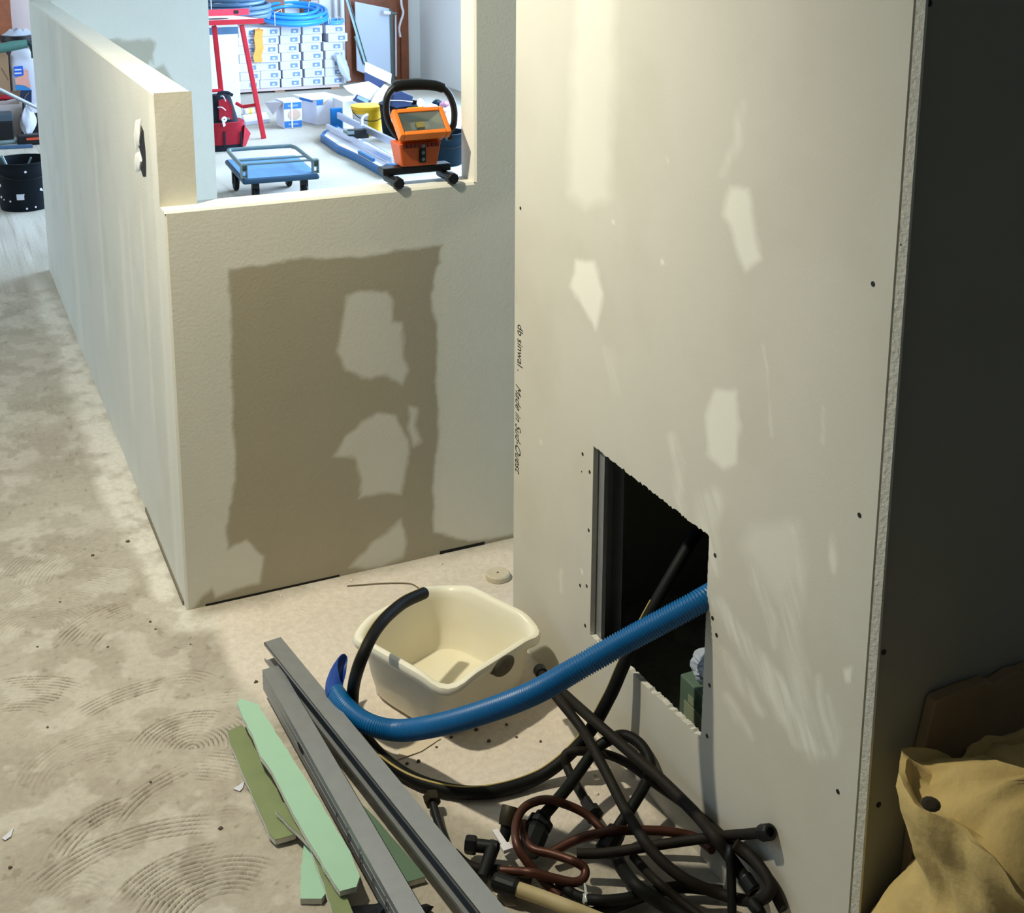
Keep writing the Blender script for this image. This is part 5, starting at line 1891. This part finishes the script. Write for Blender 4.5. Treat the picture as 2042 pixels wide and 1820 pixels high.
for s in (-1, 1):
    br = MB()
    for k in (-.016, .016):
        br.obox(T(s * .93, -.86, zd + .045) + ex * k, ex * .003, ey * .028, up * .043)
    for zz in (.006, .045, .085):
        br.obox(T(s * .93, -.86, zd + zz) + np.array([0, 0, 0]), ex * .016, ey * .022, up * .004)
    br.build('hinge_bracket', greymetal, root)
for a, b in ((-.62, -.72), (.66, -.72), (-.80, .66), (.66, .66)):
    cw = T(a, b, .058)
    k = MB()
    k.obox(cw + up * .075, ex * .022, ey * .022, up * .022)
    for s in (-1, 1):
        k.obox(cw + ex * s * .021 + up * .03, ex * .002, ey * .016, up * .04)
    kk = k.build('caster_fork', darkmetal, root)
    MB().lathe([(0, -.016), (.048, -.016), (.057, -.010), (.057, .010), (.048, .016), (0, .016)], cw, 22, axis=tuple(ex)).build('wheel', blackrubber, kk, fix=True)

# ---- the cluttered strip left of the low wall
yB = 4.95
root, cB, rB, hB = bucket('bucket', 'black mortar bucket splashed with plaster, left edge of the picture', 34, 424, 318, 112, dirtybucket, band=(.26, .38, boxwhite, PI * 1.38, PI * 1.47))
rj = random.Random(9)
for k in range(16):
    a = rj.uniform(PI * 1.05, PI * 1.95)
    z = rj.uniform(.05, .9) * hB
    rr = rB * .84 + rB * .16 * z / hB + .0032
    q = (cB[0] + rr * math.cos(a), cB[1] + rr * math.sin(a), z)
    s = rj.uniform(.004, .010)
    MB().lathe([(0, .0012), (s, .0008), (s * 1.05, -.002)], q, 8, axis=(math.cos(a), math.sin(a), 0)).build('plaster_splash', boxwhite, root, fix=True)
for a, b, nm in (((2, 312), (32, 342), 'thick grey stick inside the black mortar bucket'), ((62, 314), (36, 344), 'thin grey stick inside the black mortar bucket')):
    o = MB().tube([ony(*a, cB[1] - .02), ony(b[0], b[1] + 30, cB[1] + .02)], .014 if a[0] < 10 else .006, 8, smooth=False).build('mixing_stick', greymetal, org=ony(*b, cB[1]))
    tag(o, nm, 'stick')
y8 = 7.55
# long flat bar and tools on the floor
o = MB().obox(onz(20, 293, .012), onz(50, 292, .012) - onz(5, 294, .012), (0, .025, 0), (0, 0, .011)).build('flat_bar', greyblue, org=onz(20, 293, .001))
tag(o, 'blue-grey flat bar on the floor behind the black mortar bucket', 'bar')
p = onz(66, 287, .001)
root = thing('power_tool', 'black power tool with an orange strip on the floor by the low wall', 'power tool', p)
dx = np.array([.10, 0, 0])
MB().obox(p + up * .04 + dx * .1, dx * 1.25, (0, .05, 0), up * .039).build('tool_body', blackplastic, root, bevel=.012)
MB().obox(p + up * .05 + dx * .30 + np.array([0, -.052, 0]), dx * .8, (0, .002, 0), up * .009).build('orange_strip', mat('orange_red', (206, 74, 40), .5), root)
MB().tube([p + up * .03 - dx * 1.1, p + up * .03 - dx * 2.2 + np.array([0, -.02, 0]), p + up * .02 - dx * 3.2], .018, 10).build('tool_hose', greymetal, root, smooth=True)
# boxes
yb3 = 7.75
x0, x1 = X(-40, 250, yb3), X(48, 250, yb3)
z1_ = Z(30, 208, yb3)
root = thing('cardboard_box', 'low open cardboard box at the left edge with a black case in front', 'box', ((x0 + x1) / 2, yb3, .001))
mb = MB()
mb.box(x0, x1, yb3, yb3 + .006, .001, z1_)
mb.box(x1 - .006, x1, yb3 + .0062, yb3 + .3, .001, z1_)
mb.box(x0, x1, yb3 + .3002, yb3 + .306, .001, z1_)
mb.box(x0, x1 - .0062, yb3 + .0062, yb3 + .3, .001, .006)
mb.build('carton', mat('pale_cardboard', (186, 172, 164), .85), root)
MB().prism([(x0, yb3 + .3, z1_), (x1, yb3 + .3, z1_), (x1 + .02, yb3 + .36, z1_ + .06), (x0, yb3 + .36, z1_ + .06)], (0, .003, .003)).build('open_flap', cardboard, root)
root = thing('tool_case', 'black case with a grey lid in front of the low cardboard box', 'case', (X(0, 270, yb3 - .12), yb3 - .12, .001))
xa, xb = X(-40, 250, yb3 - .12), X(25, 250, yb3 - .12)
zc_ = Z(10, 228, yb3 - .2)
MB().box(xa, xb, yb3 - .2, yb3 - .012, .001, zc_ * .72).build('case_body', blackplastic, root, bevel=.006)
MB().box(xa, xb + .003, yb3 - .203, yb3 - .012, zc_ * .72 + .001, zc_).build('lid', mat('case_lid_grey', (60, 74, 82), .5), root, bevel=.006)
ybg = 8.35
x0, x1 = X(-40, 150, ybg), X(19, 150, ybg)
root = thing('cardboard_box', 'taller brown cardboard box left of the printed white bag', 'box', ((x0 + x1) / 2, ybg, .001))
MB().box(x0, x1, ybg, ybg + .3, .001, Z(15, 110, ybg)).build('carton', cardboard, root, bevel=.004)
MB().obox(ony(10, 148, ybg - .0015), ony(18, 155, ybg) - ony(11, 143, ybg), (0, .001, 0), (0, 0, .006)).build('tape_seam', mat('dark_tape', (110, 84, 62), .7), root)
# printed bag
x0, x1 = X(24, 150, ybg), X(71, 150, ybg)
ztb = Z(45, 98, ybg + .05)
root = thing('printed_bag', 'white bag printed with a blue panel and salmon picture, behind the low wall end', 'bag', ((x0 + x1) / 2, ybg + .1, .001))
lo = []
for t in np.linspace(0, 1, 12):
    z = .001 + ztb * t
    g = .012 * math.sin(PI * t) - (.03 * max(0, t - .85) / .15)
    row = []
    for k in range(24):
        a = 2 * PI * k / 24
        c_, s_ = math.cos(a), math.sin(a)
        rr = 1 / (abs(c_) ** 5 + abs(s_) ** 5) ** .2
        row.append(((x0 + x1) / 2 + ((x1 - x0) / 2 + g) * rr * c_, ybg + .1 + (.085 + g) * rr * s_ * (1 - .5 * max(0, t - .8) / .2), z + .008 * math.sin(3 * a) * t))
    lo.append(row)
MB().loops(lo).build('bag_body', boxwhite, root, smooth=True, fix=True)
yf = ybg - .005
quadp('blue_panel', [(27, 133), (45, 131), (47, 150), (29, 153)], yf - .010, mat('royal_blue_print', (24, 92, 198), .6), root, (0, -.002, 0))
for zz in (139, 146):
    quadp('white_lettering', [(29, zz - 1), (43, zz - 2), (43, zz + 1), (29, zz + 2)], yf - .0135, boxwhite, root, (0, -.001, 0))
quadp('salmon_picture', [(30, 156), (46, 150), (49, 138), (56, 140), (57, 156), (62, 176), (46, 170), (31, 168)], yf - .010, salmon, root, (0, -.002, 0))
quadp('blue_strip', [(30, 170), (46, 170), (62, 178), (62, 180), (32, 180)], yf - .0135, mat('sky_blue_print', (50, 130, 190), .6), root, (0, -.002, 0))
quadp('navy_foot', [(32, 180), (63, 179), (63, 205), (34, 205)], yf - .010, boxnavy, root, (0, -.002, 0))
# green grey sleeve and bend
root = thing('foam_sleeve', 'green-grey foam sleeve lying across the top of the boxes at the left edge', 'pipe sleeve', ony(28, 92, ybg - .05))
MB().tube([ony(-30, 98, ybg - .06), ony(0, 96, ybg - .06), ony(28, 91, ybg - .06), ony(54, 87, ybg - .06)], [.040, .042, .042, .036], 14).build('sleeve', greentube, root, smooth=True)
MB().tube([ony(50, 84, ybg - .03), ony(60, 87, ybg - .03), ony(65, 97, ybg - .03), ony(67, 116, ybg - .03)], .018, 10).build('dark_bend', mat('dark_green_rubber', (24, 48, 50), .6), root, smooth=True)
# dark drum at the back, with film on top
xd = X(38, 75, 9.2)
root = thing('dark_drum', 'black drum with crumpled film on top, against the pinkish far wall', 'drum', (xd, 9.3, .001))
zdm = Z(38, 72, 9.2)
MB().lathe([(0, 0), (.15, 0), (.155, .02), (.15, zdm - .05), (.165, zdm - .045), (.165, zdm), (0, zdm)], (xd, 9.3, .001), 28).build('drum_body', blackplastic, root, smooth=True, fix=True)
lump_ = []
for j in range(7):
    t = j / 6
    lump_.append([(xd + (.13 * (1 - .5 * t)) * (1 + .25 * math.sin(3 * a)) * math.cos(a), 9.3 + .09 * (1 - .5 * t) * math.sin(a), zdm + .0015 + .045 * t * (1 + .4 * math.sin(4 * a + 1))) for a in np.linspace(0, 2 * PI, 18, endpoint=False)])
MB().loops(lump_).build('film', greyfilm, root, smooth=True, fix=True)
# pole across
o = MB().tube([ony(-20, 170, 7.6), ony(3, 180, 7.6), ony(78, 217, 7.6)], .016, 10, smooth=False).build('metal_pole', alu, org=ony(30, 192, 7.6), smooth=True)
tag(o, 'bright metal pole slanting across the boxes at the left edge', 'pole')
lump('red_cloth', 'dark red cloth under the metal pole at the left edge', 'cloth', 6, 195, 7.95, .09, .022, redcloth, 2)
root = thing('floor_tool', 'black machine with a white tank standing beside the far end of the low wall', 'machine', onz(66, 270, .001))
p = onz(66, 268, .001)
MB().obox(p + up * .09, (.085, 0, 0), (0, .08, 0), up * .088).build('machine_body', blackplastic, root, bevel=.02)
MB().obox(p + up * .215 + np.array([.015, -.03, 0]), (.035, 0, .006), (0, .03, 0), (-.004, 0, .036)).build('white_tank', whitepvc, root, bevel=.01)
MB().tube([p + up * .17 + np.array([-.055, -.03, 0]), p + up * .30 + np.array([-.05, -.02, 0]), p + up * .345 + np.array([-.015, 0, 0])], .013, 8).build('handle', blackplastic, root, smooth=True)
lump_on('white_bag', 'small white bag on the floor between the cardboard box and the black machine', 'bag', 53, 7.62, .06, .11, boxwhite, 6, .001)
